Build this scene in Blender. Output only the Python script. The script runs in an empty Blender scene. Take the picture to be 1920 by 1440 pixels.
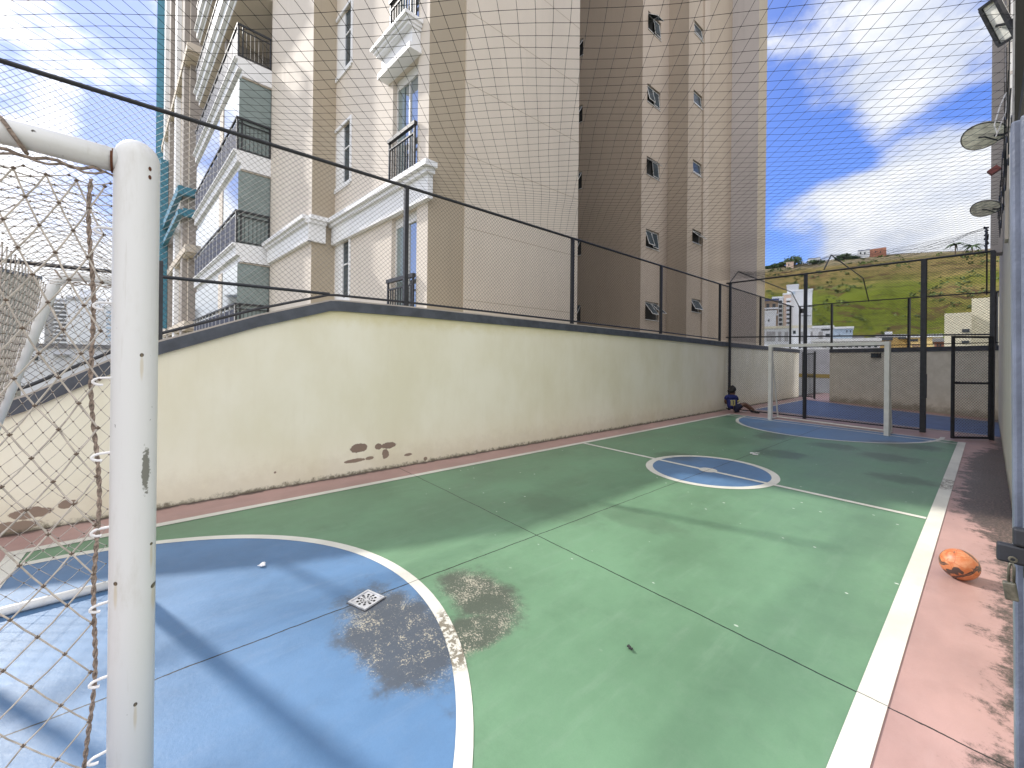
import bpy, bmesh, math, random
from math import sin, cos, pi, radians, sqrt, atan2, hypot, floor, ceil
from mathutils import Vector, Matrix, noise as mnoise

random.seed(7)
SC = bpy.context.scene
COL = SC.collection

# ------------------------------------------------------------------ camera
cam_d = bpy.data.cameras.new('camera')
cam = bpy.data.objects.new('camera', cam_d)
COL.objects.link(cam)
SC.camera = cam
YAW, PITCH, ROLL = 0.868959865, -0.00111576, 0.01029112
FOC, CXP, CYP = 757.677, 958.757, 672.214      # in pixels of the 1920 x 1440 photograph
cam_d.sensor_width = 36.0
cam_d.lens = FOC / 1920 * 36
cam_d.shift_x = -(CXP - 960) / 1920
cam_d.shift_y = (CYP - 720) / 1920
cam_d.clip_start = 0.05
cam_d.clip_end = 5000
_f = Vector((-sin(YAW) * cos(PITCH), cos(YAW) * cos(PITCH), -sin(PITCH)))
_r = Vector((cos(YAW), sin(YAW), 0))
_u = _r.cross(_f)
R2 = _r * cos(ROLL) + _u * sin(ROLL)
U2 = -_r * sin(ROLL) + _u * cos(ROLL)
EYE = Vector((0, 0, 1.6))
m = Matrix((R2, U2, -_f)).transposed().to_4x4()
m.translation = EYE
cam.matrix_world = m


def sight(px, py):
    return _f + R2 * ((px - CXP) / FOC) - U2 * ((py - CYP) / FOC)


def at(px, py, dist):
    """point from an image pixel at a horizontal distance, used only for far buildings and hills"""
    d = sight(px, py)
    return EYE + d * (dist / hypot(d.x, d.y))


# ------------------------------------------------------------------ light
SUN_AZ = radians(19)        # light travels towards (cos az, sin az)
SUN_EL = radians(38.7)
sun_d = bpy.data.lights.new('sun', 'SUN')
sun_d.energy = 3.3
sun_d.angle = radians(2.2)
sun_d.color = (1.0, 0.95, 0.88)
sun = bpy.data.objects.new('sun', sun_d)
COL.objects.link(sun)
ldir = Vector((cos(SUN_AZ) * cos(SUN_EL), sin(SUN_AZ) * cos(SUN_EL), -sin(SUN_EL)))
sun.rotation_euler = ldir.to_track_quat('-Z', 'Y').to_euler()
sun.location = (-20, -10, 30)
SC.view_settings.view_transform = 'Standard'
SC.view_settings.look = 'None'
SC.view_settings.exposure = 0.76
SC.view_settings.gamma = 1.0


# ------------------------------------------------------------------ node helper
class NT:
    def __init__(s, tree):
        s.t = tree

    def n(s, ty, **kw):
        o = s.t.nodes.new(ty)
        for k, v in kw.items():
            setattr(o, k, v)
        return o

    def put(s, sock, v):
        if isinstance(v, bpy.types.NodeSocket):
            s.t.links.new(v, sock)
        elif v is not None:
            sock.default_value = v

    def m(s, op, a, b=None, c=None, clamp=False):
        o = s.n('ShaderNodeMath', operation=op, use_clamp=clamp)
        s.put(o.inputs[0], a)
        if b is not None: s.put(o.inputs[1], b)
        if c is not None: s.put(o.inputs[2], c)
        return o.outputs[0]

    def add(s, a, b): return s.m('ADD', a, b)
    def sub(s, a, b): return s.m('SUBTRACT', a, b)
    def mul(s, a, b): return s.m('MULTIPLY', a, b)

    def step(s, v, lo, hi, o0=0.0, o1=1.0):
        o = s.n('ShaderNodeMapRange', interpolation_type='SMOOTHSTEP')
        s.put(o.inputs[0], v); s.put(o.inputs[1], lo); s.put(o.inputs[2], hi)
        s.put(o.inputs[3], o0); s.put(o.inputs[4], o1)
        return o.outputs[0]

    def noise(s, vec, scale, detail=4, rough=0.55, dist=0.0):
        o = s.n('ShaderNodeTexNoise')
        s.put(o.inputs['Vector'], vec)
        o.inputs['Scale'].default_value = scale
        o.inputs['Detail'].default_value = detail
        o.inputs['Roughness'].default_value = rough
        o.inputs['Distortion'].default_value = dist
        return o.outputs[0]

    def mix(s, f, a, b, mode='MIX'):
        o = s.n('ShaderNodeMix', data_type='RGBA', blend_type=mode)
        s.put(o.inputs[0], f)
        s.put(o.inputs[6], (*a, 1) if isinstance(a, tuple) and len(a) == 3 else a)
        s.put(o.inputs[7], (*b, 1) if isinstance(b, tuple) and len(b) == 3 else b)
        return o.outputs[2]

    def pos(s):
        return s.n('ShaderNodeNewGeometry').outputs['Position']

    def obj(s):
        return s.n('ShaderNodeTexCoord').outputs['Object']

    def sep(s, v):
        o = s.n('ShaderNodeSeparateXYZ'); s.put(o.inputs[0], v)
        return o.outputs

    def comb(s, x, y, z):
        o = s.n('ShaderNodeCombineXYZ')
        s.put(o.inputs[0], x); s.put(o.inputs[1], y); s.put(o.inputs[2], z)
        return o.outputs[0]

    def scale(s, v, xyz):
        o = s.n('ShaderNodeVectorMath', operation='MULTIPLY')
        s.put(o.inputs[0], v); o.inputs[1].default_value = xyz
        return o.outputs[0]

    def blob(s, x, y, cx, cy, rx, ry, nz, amp, w=0.25):
        dx = s.m('DIVIDE', s.sub(x, cx), rx)
        dy = s.m('DIVIDE', s.sub(y, cy), ry)
        d = s.m('SQRT', s.add(s.mul(dx, dx), s.mul(dy, dy)))
        d = s.add(d, s.mul(s.sub(nz, 0.5), amp))
        return s.step(d, 1 - w, 1 + w, 1.0, 0.0)


def mat(name, base=(0.5, 0.5, 0.5), rough=0.6, metal=0.0, spec=0.5, build=None, var=0.08, vs=3.0, bump=0.0, bs=60.0):
    mt = bpy.data.materials.new(name)
    mt.use_nodes = True
    N = NT(mt.node_tree)
    b = mt.node_tree.nodes['Principled BSDF']
    b.inputs['Roughness'].default_value = rough
    b.inputs['Metallic'].default_value = metal
    b.inputs['Specular IOR Level'].default_value = spec
    p = N.pos()
    if build:
        c = build(N, b, p)
    else:
        nz = N.noise(p, vs, 5, 0.6)
        f = N.step(nz, 0.3, 0.7)
        c = N.mix(f, tuple(x * (1 - var) for x in base), tuple(min(1, x * (1 + var)) for x in base))
    N.put(b.inputs['Base Color'], c)
    if bump:
        bp = N.n('ShaderNodeBump')
        bp.inputs['Strength'].default_value = bump
        bp.inputs['Distance'].default_value = 0.004
        N.put(bp.inputs['Height'], N.noise(p, bs, 3, 0.6))
        N.put(b.inputs['Normal'], bp.outputs[0])
    return mt


# ------------------------------------------------------------------ sky
W = bpy.data.worlds.new("World")
SC.world = W
W.use_nodes = True
N = NT(W.node_tree)
bg = W.node_tree.nodes['Background']
sky = N.n('ShaderNodeTexSky', sky_type='NISHITA')
sky.sun_disc = False
sky.sun_elevation = SUN_EL
sky.sun_rotation = math.atan2(-cos(SUN_AZ), -sin(SUN_AZ))
sky.air_density = 1.3
sky.dust_density = 0.4
sky.ozone_density = 2.5
tc = N.n('ShaderNodeTexCoord').outputs['Generated']
sx, sy, sz = N.sep(tc)
den = N.m('MAXIMUM', N.add(sz, 0.12), 0.05)
cv = N.comb(N.m('DIVIDE', sx, den), N.m('DIVIDE', sy, den), 0.0)
n1 = N.noise(N.scale(tc, (1, 1, 1.7)), 3.1, 9, 0.52, 0.15)
n2 = N.noise(N.scale(tc, (1, 1, 1.5)), 9.0, 8, 0.6, 0.1)


def cloud_at(px, py, rad, amt):
    """a bank of cloud around one direction of the sky"""
    d = sight(px, py).normalized()
    o = N.n('ShaderNodeVectorMath', operation='DOT_PRODUCT')
    N.put(o.inputs[0], tc); o.inputs[1].default_value = d
    return N.step(o.outputs['Value'], cos(radians(rad)), cos(radians(rad * 0.25)), 0.0, amt)


cover = N.add(N.mul(n1, 0.8), N.mul(n2, 0.2))
for px, py, rad, amt in ((20, -40, 17, .34), (60, 460, 12, .32), (1620, 30, 13, .15), (1790, 120, 9, .14), (1750, 400, 9, .27), (1530, 430, 7, .17),
                         (1470, 240, 9, -.10), (1790, 280, 6, -.08), (200, 230, 16, -.26), (1450, 520, 6, -.05), (960, 300, 75, -.05)):
    cover = N.add(cover, cloud_at(px, py, rad, amt))


def toward(v, lo, hi):
    o = N.n('ShaderNodeVectorMath', operation='DOT_PRODUCT')
    N.put(o.inputs[0], tc); o.inputs[1].default_value = Vector(v).normalized()
    return N.step(o.outputs['Value'], lo, hi)


fill_cloud = toward((.80, -.50, .35), -.1, .5)  # unseen bright cloud bank, added to fill the shaded faces with white light
cover = N.add(cover, N.mul(fill_cloud, .22))
cm = N.step(cover, 0.50, 0.64)
cs = N.step(N.add(cover, N.mul(N.sub(n2, .5), .9)), 0.42, 0.92)
tint = N.mix(1.0, sky.outputs[0], (0.56, 0.68, 1.22), 'MULTIPLY')
tint = N.mix(N.mul(toward(-ldir, .15, .80), .80), tint, (2.9, 3.5, 5.4))
cloudc = N.mix(cs, (3.3, 3.65, 4.5), (5.2, 5.3, 5.5))
cloudc = N.mix(toward(-ldir, .80, .99), cloudc, (11.0, 10.8, 10.5))
cloudc = N.mix(fill_cloud, cloudc, (8.8, 8.8, 9.2))
N.put(bg.inputs[0], N.mix(cm, tint, cloudc))
bg.inputs[1].default_value = 0.12


# ------------------------------------------------------------------ mesh helpers
class MB:
    def __init__(s):
        s.v = []; s.f = []; s.mi = []; s.cur = 0

    def add(s, vs, fs):
        o = len(s.v)
        s.v += [tuple(v) for v in vs]
        s.f += [tuple(i + o for i in f) for f in fs]
        s.mi += [s.cur] * len(fs)
        return s

    def box(s, x0, x1, y0, y1, z0, z1):
        return s.obox(Vector(((x0 + x1) / 2, (y0 + y1) / 2, (z0 + z1) / 2)), Vector((1, 0, 0)), Vector((0, 1, 0)),
                      abs(x1 - x0) / 2, abs(y1 - y0) / 2, abs(z1 - z0) / 2)

    def obox(s, c, a, b, ha, hb, hc):
        a = Vector(a).normalized(); b = Vector(b).normalized(); w = a.cross(b).normalized()
        c = Vector(c)
        vs = [c + a * (i * ha) + b * (j * hb) + w * (k * hc) for k in (-1, 1) for j in (-1, 1) for i in (-1, 1)]
        return s.add(vs, [(0, 2, 3, 1), (4, 5, 7, 6), (0, 1, 5, 4), (2, 6, 7, 3), (0, 4, 6, 2), (1, 3, 7, 5)])

    def run(s, o, d, n, s0, s1, n0, n1, z0, z1):
        """box in a wall frame: o origin, d along, n outward"""
        o = Vector(o); d = Vector(d); n = Vector(n)
        c = o + d * ((s0 + s1) / 2) + n * ((n0 + n1) / 2); c.z = (z0 + z1) / 2
        a, b = d, n
        if a.cross(b).z < 0: a = -a
        return s.obox(c, a, b, abs(s1 - s0) / 2, abs(n1 - n0) / 2, abs(z1 - z0) / 2)

    def tube(s, pts, r, n=8, cap=True):
        pts = [Vector(p) for p in pts]
        o = len(s.v); k = len(pts)
        up = Vector((0, 0, 1))
        prev = None
        for i, p in enumerate(pts):
            t = (pts[min(i + 1, k - 1)] - pts[max(i - 1, 0)]).normalized()
            if prev is None:
                a = t.cross(up)
                if a.length < 0.05: a = t.cross(Vector((1, 0, 0)))
            else:
                a = prev - t * prev.dot(t)
            a.normalize(); prev = a
            b = t.cross(a)
            rr = r[i] if isinstance(r, (list, tuple)) else r
            for q in range(n):
                an = 2 * pi * q / n
                s.v.append(tuple(p + a * (cos(an) * rr) + b * (sin(an) * rr)))
        for i in range(k - 1):
            for q in range(n):
                q2 = (q + 1) % n
                s.f.append((o + i * n + q, o + i * n + q2, o + (i + 1) * n + q2, o + (i + 1) * n + q)); s.mi.append(s.cur)
        if cap:
            s.f.append(tuple(o + q for q in range(n))[::-1]); s.mi.append(s.cur)
            s.f.append(tuple(o + (k - 1) * n + q for q in range(n))); s.mi.append(s.cur)
        return s

    def wire(s, p, q, r):
        return s.tube([p, q], r, 3, False)

    def prism(s, poly, a0, a1, fn):
        """poly of (u, v); fn(u, v, w) -> point; extruded w from a0 to a1"""
        k = len(poly)
        vs = [fn(u, v, a0) for u, v in poly] + [fn(u, v, a1) for u, v in poly]
        fs = [tuple(range(k))[::-1], tuple(range(k, 2 * k))] + [(i, (i + 1) % k, k + (i + 1) % k, k + i) for i in range(k)]
        return s.add(vs, fs)

    def quad(s, *p):
        return s.add(p, [tuple(range(len(p)))])

    def octa(s, p, r):
        p = Vector(p)
        vs = [p + Vector(d) * r for d in ((1, 0, 0), (-1, 0, 0), (0, 1, 0), (0, -1, 0), (0, 0, 1), (0, 0, -1))]
        return s.add(vs, [(0, 2, 4), (2, 1, 4), (1, 3, 4), (3, 0, 4), (2, 0, 5), (1, 2, 5), (3, 1, 5), (0, 3, 5)])

    def build(s, name, mats, parent=None, smooth=False, bevel=0.0, recalc=False):
        me = bpy.data.meshes.new(name)
        me.from_pydata(s.v, [], s.f)
        if not isinstance(mats, (list, tuple)): mats = [mats]
        for q in mats: me.materials.append(q)
        if len(mats) > 1:
            me.polygons.foreach_set('material_index', s.mi)
        if smooth:
            me.polygons.foreach_set('use_smooth', [True] * len(me.polygons))
        if recalc:
            bm = bmesh.new(); bm.from_mesh(me)
            bmesh.ops.recalc_face_normals(bm, faces=bm.faces)
            bm.to_mesh(me); bm.free()
        me.update()
        o = bpy.data.objects.new(name, me)
        COL.objects.link(o)
        if parent:
            o.parent = parent
            if parent.type == 'EMPTY':
                o.matrix_parent_inverse = Matrix.Translation(-parent.location)
            elif parent.parent:
                pass
        if bevel:
            bv = o.modifiers.new('bevel', 'BEVEL'); bv.width = bevel; bv.segments = 2; bv.limit_method = 'ANGLE'
        return o


def tag(o, label=None, cat=None, group=None, kind=None):
    if label: o['label'] = label
    if cat: o['category'] = cat
    if group: o['group'] = group
    if kind: o['kind'] = kind
    return o


def empty(name, loc, label, cat, group=None):
    o = bpy.data.objects.new(name, None)
    COL.objects.link(o)
    o.location = loc
    o.empty_display_size = 0.2
    tag(o, label, cat, group)
    return o


def loft_h(v):
    return v


# ------------------------------------------------------------------ materials
def grime(N, p, c, x, y):
    """stains and damp of the court floor, shared by every paint"""
    nz = N.noise(p, 5.0, 8, 0.68)
    nf = N.noise(p, 85.0, 5, 0.8)
    # worn patches round the drain, bare concrete speckle inside
    a = N.blob(x, y, -2.22, 1.02, .50, .27, nz, 1.9, .30)
    b = N.blob(x, y, -2.22, 1.62, .36, .20, nz, 1.9, .28)
    b2 = N.blob(x, y, -1.93, 1.36, .15, .34, nz, 1.7, .30)
    w = N.m('MAXIMUM', N.m('MAXIMUM', a, b), b2)
    c = N.mix(N.mul(w, .80), c, (.070, .067, .062))
    sp = N.mul(w, N.step(N.add(nf, N.mul(N.sub(nz, .5), .75)), .555, .63))
    c = N.mix(sp, c, (.42, .39, .31))
    # damp darker spots
    d = N.blob(x, y, -2.30, 3.60, .45, .22, nz, 1.9, .35)
    for cx, cy, rx, ry in ((-3.0, 9.95, .30, .55), (-1.9, 9.7, .34, .32), (-1.1, 9.3, .35, .35), (-2.35, 8.1, .34, .40), (-.75, 7.7, .34, .26), (-3.35, 6.5, .3, .3),
                           (-3.0, 3.2, .5, .3), (-1.0, 10.9, .5, .35)):
        d = N.m('MAXIMUM', d, N.blob(x, y, cx, cy, rx, ry, nz, 1.9, .4))
    c = N.mix(N.mul(d, N.step(y, 3.0, 8.5, .22, .50)), c, (.045, .050, .040))
    # mould creeping out of the foot of the right wall
    ny = N.noise(N.scale(p, (1.2, 1.0, 1)), 4.2, 10, 0.80)
    reach = N.add(N.blob(y, x, 8.7, .0, 2.6, 9.0, .5, 0., .4), N.mul(N.blob(y, x, 1.9, .0, .6, 9.0, .5, 0., .4), .35))
    e = N.add(N.add(x, N.mul(N.sub(ny, .5), 1.1)), N.mul(reach, .30))
    e = N.step(e, .0, .14)
    e = N.mul(e, N.step(N.add(x, N.mul(N.sub(ny, .5), .5)), -.62, -.25))
    c = N.mix(N.mul(e, N.step(N.noise(p, 46.0, 5, .8), .34, .56, .45, .95)), c, (.040, .038, .030))
    # dark line at the foot of the left wall
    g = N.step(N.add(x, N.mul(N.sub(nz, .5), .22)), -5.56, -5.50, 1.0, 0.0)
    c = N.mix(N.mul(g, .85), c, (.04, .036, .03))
    # saw-cut joints
    wob = N.mul(N.sub(N.noise(p, 3.0, 6, .7), .5), .035)
    for v, q in ((x, -2.645), (y, 2.56), (y, 9.4)):
        j = N.m('ABSOLUTE', N.sub(N.add(v, wob), q))
        c = N.mix(N.step(j, .0028, .0065, 1.0 if q != 9.4 else .25, 0.0), c, (.012, .014, .014))
    return c


def floorpaint(name, col, flecks=True, rough=0.42, chip=0.0):
    def bld(N, b, p):
        x, y, z = N.sep(p)
        big = N.noise(N.scale(p, (1, .6, 1)), 1.1, 6, 0.62)
        med = N.noise(p, 9.0, 7, 0.7)
        c = N.mix(N.step(big, .3, .7), tuple(v * .82 for v in col), tuple(min(1, v * 1.16) for v in col))
        roll = N.noise(N.scale(p, (5.0, .7, 1)), 2.2, 6, .65)
        c = N.mix(N.mul(N.step(roll, .50, .80), .22), c, tuple(min(1, v * .9 + .14) for v in col))
        cloudy = N.noise(p, 3.2, 8, .72, .3)
        c = N.mix(N.mul(N.step(cloudy, .50, .72), .24), c, tuple(v * .62 for v in col))
        sc_ = N.noise(N.scale(p, (1.0, 9.0, 1)), 11.0, 7, .75)
        c = N.mix(N.mul(N.step(sc_, .66, .74), .30), c, tuple(min(1, v * .7 + .20) for v in col))
        c = N.mix(N.mul(N.step(med, .45, .8), .20), c, tuple(min(1, v * .8 + .10) for v in col))
        fine = N.noise(p, 160.0, 3, .6)
        c = N.mix(N.mul(N.step(fine, .3, .75), .10), c, tuple(v * .55 for v in col))
        if flecks:
            vo = N.n('ShaderNodeTexVoronoi'); vo.inputs['Scale'].default_value = 5.2
            N.put(vo.inputs['Vector'], N.scale(p, (1, 1.5, 0)))
            rnd = N.sep(vo.outputs['Color'])[0]
            k = N.mul(N.step(N.add(vo.outputs['Distance'], N.mul(N.sub(med, .5), .05)), .055, .075, 1.0, 0.0), N.step(rnd, .70, .72))
            k = N.mul(k, N.step(y, 1.5, 3.5))
            c = N.mix(N.mul(k, .8), c, (.75, .78, .72))
            vo2 = N.n('ShaderNodeTexVoronoi'); vo2.inputs['Scale'].default_value = 5.3
            N.put(vo2.inputs['Vector'], N.scale(p, (1, 1, 0)))
            rnd2 = N.sep(vo2.outputs['Color'])[1]
            k2 = N.mul(N.step(vo2.outputs['Distance'], .03, .045, 1.0, 0.0), N.step(rnd2, .93, .94))
            c = N.mix(N.mul(k2, .8), c, (.04, .05, .04))
        if chip:
            nz = N.noise(p, 24.0, 6, .75)
            near = N.m('MAXIMUM', N.blob(x, y, -1.97, 1.30, .25, .40, nz, .5, .2), N.blob(x, y, -.36, 7.85, .2, .35, nz, .6, .2))
            k = N.mul(near, N.step(nz, .46, .52))
            c = N.mix(k, c, (.20, .18, .14))
            c = N.mix(N.mul(N.step(nz, .60, .72), .35), c, tuple(v * .6 for v in col))
            wob = N.mul(N.sub(N.noise(p, 3.0, 6, .7), .5), .035)
            for v, q in ((x, -2.645), (y, 2.56)):
                j = N.m('ABSOLUTE', N.sub(N.add(v, wob), q))
                c = N.mix(N.step(j, .0022, .005, .8, 0.0), c, (.06, .06, .05))
        else:
            c = grime(N, p, c, x, y)
        N.put(b.inputs['Roughness'], N.add(rough, N.mul(N.sub(big, .5), .35)))
        bp = N.n('ShaderNodeBump'); bp.inputs['Strength'].default_value = .25; bp.inputs['Distance'].default_value = .003
        N.put(bp.inputs['Height'], N.add(N.noise(p, 55.0, 4, .6), N.mul(med, .6)))
        N.put(b.inputs['Normal'], bp.outputs[0])
        return c
    return mat(name, build=bld, rough=rough, spec=.28)


M = {}
M['pink'] = floorpaint('pink_floor_paint', (.40, .255, .232), flecks=False)
M['green'] = floorpaint('green_floor_paint', (.135, .250, .150))
M['blue'] = floorpaint('blue_floor_paint', (.098, .195, .345), flecks=False)
M['line'] = floorpaint('white_line_paint', (.66, .65, .58), flecks=False, chip=1.0)
M['blue2'] = mat('far_court_blue_paint', (.07, .125, .27), .5, bump=.2, var=.15)


def wallpaint(N, b, p):
    x, y, z = N.sep(p)
    big = N.noise(N.scale(p, (1, 1, .6)), .9, 5, .6)
    nz = N.noise(p, 7.0, 8, .68)
    st = N.noise(N.scale(p, (1, 3.5, .35)), 3.0, 5, .6)
    c = N.mix(N.step(big, .3, .7), (.74, .70, .54), (.82, .79, .66))
    c = N.mix(N.mul(N.step(st, .52, .8), .07), c, (.50, .42, .27))
    # mustard weathering under the coping
    cap = N.step(N.add(z, N.mul(N.sub(nz, .5), .25)), 1.98, 2.22)
    cap = N.mul(cap, N.step(y, 13.0, 1.0))
    c = N.mix(N.mul(cap, .45), c, (.55, .46, .12))
    # bare plaster where the paint peeled
    k = None
    for cy, cz, rx, rz in ((2.0, .35, .115, .062), (2.28, .335, .055, .045), (2.42, .33, .11, .05), (2.38, .22, .05, .075), (1.93, .185, .15, .026),
                           (2.15, .19, .055, .022), (2.74, .155, .06, .022), (.99, .19, .012, .012), (-.95, .16, .12, .05), (-.72, .19, .06, .04),
                           (-1.15, .05, .25, .06), (3.02, .05, .03, .03)):
        q = N.blob(y, z, cy, cz, rx, rz, nz, 1.3, .06)
        k = q if k is None else N.m('MAXIMUM', k, q)
    c = N.mix(k, c, (.235, .175, .14))
    # mould at the foot
    fl = N.step(N.add(z, N.mul(N.sub(N.noise(p, 16.0, 8, .75), .5), .22)), -.01, .055, 1.0, 0.0)
    c = N.mix(N.mul(fl, .9), c, (.055, .05, .03))
    fo = N.step(N.add(z, N.mul(N.sub(nz, .5), .6)), .05, .42, 1.0, 0.0)
    c = N.mix(N.mul(fo, .22), c, (.42, .34, .24))
    bp = N.n('ShaderNodeBump'); bp.inputs['Strength'].default_value = .35; bp.inputs['Distance'].default_value = .004
    N.put(bp.inputs['Height'], N.add(N.noise(p, 70.0, 4, .6), N.mul(nz, .5)))
    N.put(b.inputs['Normal'], bp.outputs[0])
    return c


M['cream'] = mat('cream_wall_paint', build=wallpaint, rough=.75, spec=.25)


def backpaint(N, b, p):
    x, y, z = N.sep(p)
    nz = N.noise(p, 4.0, 8, .68)
    c = N.mix(N.step(nz, .3, .7), (.64, .60, .50), (.74, .70, .60))
    fl = N.step(N.add(z, N.mul(N.sub(nz, .5), .5)), .02, .30, 1.0, 0.0)
    return N.mix(N.mul(fl, .55), c, (.14, .11, .07))


M['cream_back'] = mat('weathered_cream_paint', build=backpaint, rough=.8, spec=.2)
M['cap'] = mat('slate_coping_paint', (.060, .068, .085), .6, var=.25, vs=6, bump=.2)
M['captop'] = mat('bare_concrete', (.42, .38, .34), .85, bump=.3)
M['dark'] = mat('dark_grey_steel_paint', (.018, .020, .026), .5, var=.3, vs=12)
M['wiremesh'] = mat('dark_mesh_wire', (.035, .032, .030), .6)
M['netblack'] = mat('black_net_twine', (.016, .017, .022), .8)


def whitesteel(N, b, p):
    x, y, z = N.sep(p)
    n1 = N.noise(N.scale(p, (1, 1, .25)), 14.0, 7, .7)
    n2 = N.noise(p, 34.0, 4, .6)
    c = N.mix(N.step(n1, .5, .85), (.66, .665, .66), (.52, .51, .47))
    k = N.step(n2, .715, .73)
    c = N.mix(k, c, (.05, .04, .03))
    q = N.blob(y, z, -.045, 1.30, .007, .055, N.noise(p, 90.0, 4, .7), 2.2, .15)
    c = N.mix(q, c, (.18, .18, .16))
    for cy, cz, rr in ((-.028, .985, .005), (-.033, 1.10, .003), (-.060, .70, .004), (-.045, .40, .005), (-.10, 1.02, .004), (-.055, 1.60, .004)):
        c = N.mix(N.blob(y, z, cy, cz, rr, rr * 1.3, n2, .9, .15), c, (.045, .030, .022))
        c = N.mix(N.mul(N.blob(y, z, cy, cz - .03, rr * .8, .03, n2, .6, .5), .45), c, (.50, .40, .22))
    dr_ = N.noise(N.scale(p, (1, 1, .06)), 60.0, 4, .7)
    c = N.mix(N.mul(N.step(dr_, .58, .75), .28), c, (.45, .43, .38))
    return c


M['white'] = mat('chipped_white_gloss_paint', build=whitesteel, rough=.38, spec=.5)
M['white2'] = mat('white_steel_paint', (.66, .66, .62), .45, var=.06, vs=8)
M['rust'] = mat('rust', (.10, .035, .015), .9)
M['twine'] = mat('dirty_white_twine', (.44, .40, .35), .9, var=.25, vs=30)
M['knot'] = mat('brown_twine_knot', (.12, .088, .065), .95)
M['rope'] = mat('worn_rope', (.24, .19, .155), .95, var=.5, vs=120)
M['plastic'] = mat('white_plastic', (.75, .74, .74), .4)
M['steelblue'] = mat('blue_grey_gate_paint', (.115, .135, .185), .42, var=.22, vs=9, bump=.25, bs=120)
M['brass'] = mat('tarnished_padlock_metal', (.20, .19, .15), .45, metal=.7, var=.5, vs=40)
M['stainless'] = mat('stainless_steel', (.60, .61, .64), .40, metal=.45, var=.15, vs=20)
M['black'] = mat('black_hole', (.006, .006, .007), .9)


def plaster(name, col, v=.05, rough=.85):
    def bld(N, b, p):
        a = N.noise(N.scale(p, (1, 1, .35)), .55, 5, .6)
        f = N.noise(p, 60.0, 2, .6)
        c = N.mix(N.step(a, .3, .7), tuple(q * (1 - v) for q in col), tuple(min(1, q * (1 + v)) for q in col))
        sk = N.noise(N.scale(p, (3.2, 3.2, .10)), 1.3, 6, .65)
        c = N.mix(N.mul(N.step(sk, .52, .78), .30), c, tuple(q * .74 for q in col))
        return N.mix(N.mul(N.step(f, .35, .7), .12), c, tuple(q * .72 for q in col))
    return mat(name, build=bld, rough=rough, spec=.2, bump=.3, bs=90)


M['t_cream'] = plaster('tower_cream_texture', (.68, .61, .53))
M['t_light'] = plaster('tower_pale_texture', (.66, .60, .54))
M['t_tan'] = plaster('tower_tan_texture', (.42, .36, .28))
M['t_tan2'] = plaster('tower_tan_bay_texture', (.43, .36, .29))  # tan plaster of the projecting bay
M['t_lilac'] = plaster('tower_pale_grey_band', (.50, .46, .445))
M['t_rec'] = plaster('tower_recess_texture', (.52, .42, .33))
M['t_bay'] = plaster('tower_bay_texture', (.48, .405, .335))
M['t_white'] = mat('white_moulding_paint', (.78, .79, .82), .6, var=.03, vs=2)
M['t_grey'] = plaster('grey_render', (.34, .31, .29))
M['t_beige'] = plaster('beige_render', (.62, .55, .47))
M['teal'] = mat('teal_cladding', (.050, .21, .30), .5, var=.1)
M['win'] = mat('window_glass', (.045, .065, .08), .12, spec=.22, var=.2)
M['skyglass'] = mat('reflective_balcony_glass', (.42, .47, .52), .05, metal=.85, var=.02)
M['sideglass'] = mat('clear_green_glass', (.22, .27, .27), .10, spec=.4, var=.08)
M['alu'] = mat('white_aluminium', (.68, .68, .68), .4, var=.03)
M['curtain'] = mat('dark_room', (.035, .035, .035), .9)
M['railpanel'] = mat('dark_rail_panel', (.030, .036, .065), .6, spec=.2)


def roundglass(): pass


# ------------------------------------------------------------------ setting: floor
def struct(o, label=None):
    o['kind'] = 'structure'
    if label: o['label'] = label
    return o


XL, XR = -5.60, 0.17


def sheet(name, poly, z, material):
    b = MB(); b.quad(*[(x, y, z) for x, y in poly])
    return struct(b.build(name, material))


WALLB = lambda x: 20.8 + (-4.25 - x) * 0.6            # line of the back wall
FENY = lambda x: 13.2 - 0.15 * x                      # line of the cross fence
floor_ = MB(); floor_.box(-5.9, .60, -4.0, 26.0, -.4, 0)
struct(floor_.build('court_floor', M['pink']))
sheet('green_court', [(-4.99, -.9), (-.40, -.9), (-.40, 12.28), (-4.99, 12.93)], .002, M['green'])


def ell(cx, cy, rx, ry, a0, a1, n=64):
    return [(cx + rx * cos(radians(a0 + (a1 - a0) * i / n)), cy + ry * sin(radians(a0 + (a1 - a0) * i / n))) for i in range(n + 1)]


def gl(x):                                            # far goal line
    return 12.28 + (-.40 - x) * (.65 / 4.59)


b = MB()
b.quad(*[(x, y, .004) for x, y in ell(-2.60, -.90, 2.09, 2.21, 0, 180)])
b.quad(*[(x, y, .004) for x, y in ell(-2.645, 6.06, .775, .84, 0, 359, 72)])
fd = [(x, min(y, gl(x) - .02)) for x, y in ell(-2.60, 12.70, 1.95, 2.36, 180, 360, 64)]
fd[0] = (-4.55, gl(-4.55)); fd[-1] = (-.65, gl(-.65))
b.quad(*[(x, y, .004) for x, y in fd])
struct(b.build('blue_areas', M['blue']))

lines = MB()


def strip(p, q, w, z=.006):
    p = Vector((*p, z)); q = Vector((*q, z)); d = (q - p).normalized(); s = Vector((-d.y, d.x, 0)) * (w / 2)
    lines.quad(p - s, q - s, q + s, p + s)


def arc(cx, cy, rx, ry, w, a0, a1, n=72, z=.006, clipy=None):
    A = ell(cx, cy, rx, ry, a0, a1, n); B = ell(cx, cy, rx - w, ry - w, a0, a1, n)
    for i in range(n):
        lines.quad((*A[i], z), (*A[i + 1], z), (*B[i + 1], z), (*B[i], z))


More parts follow.
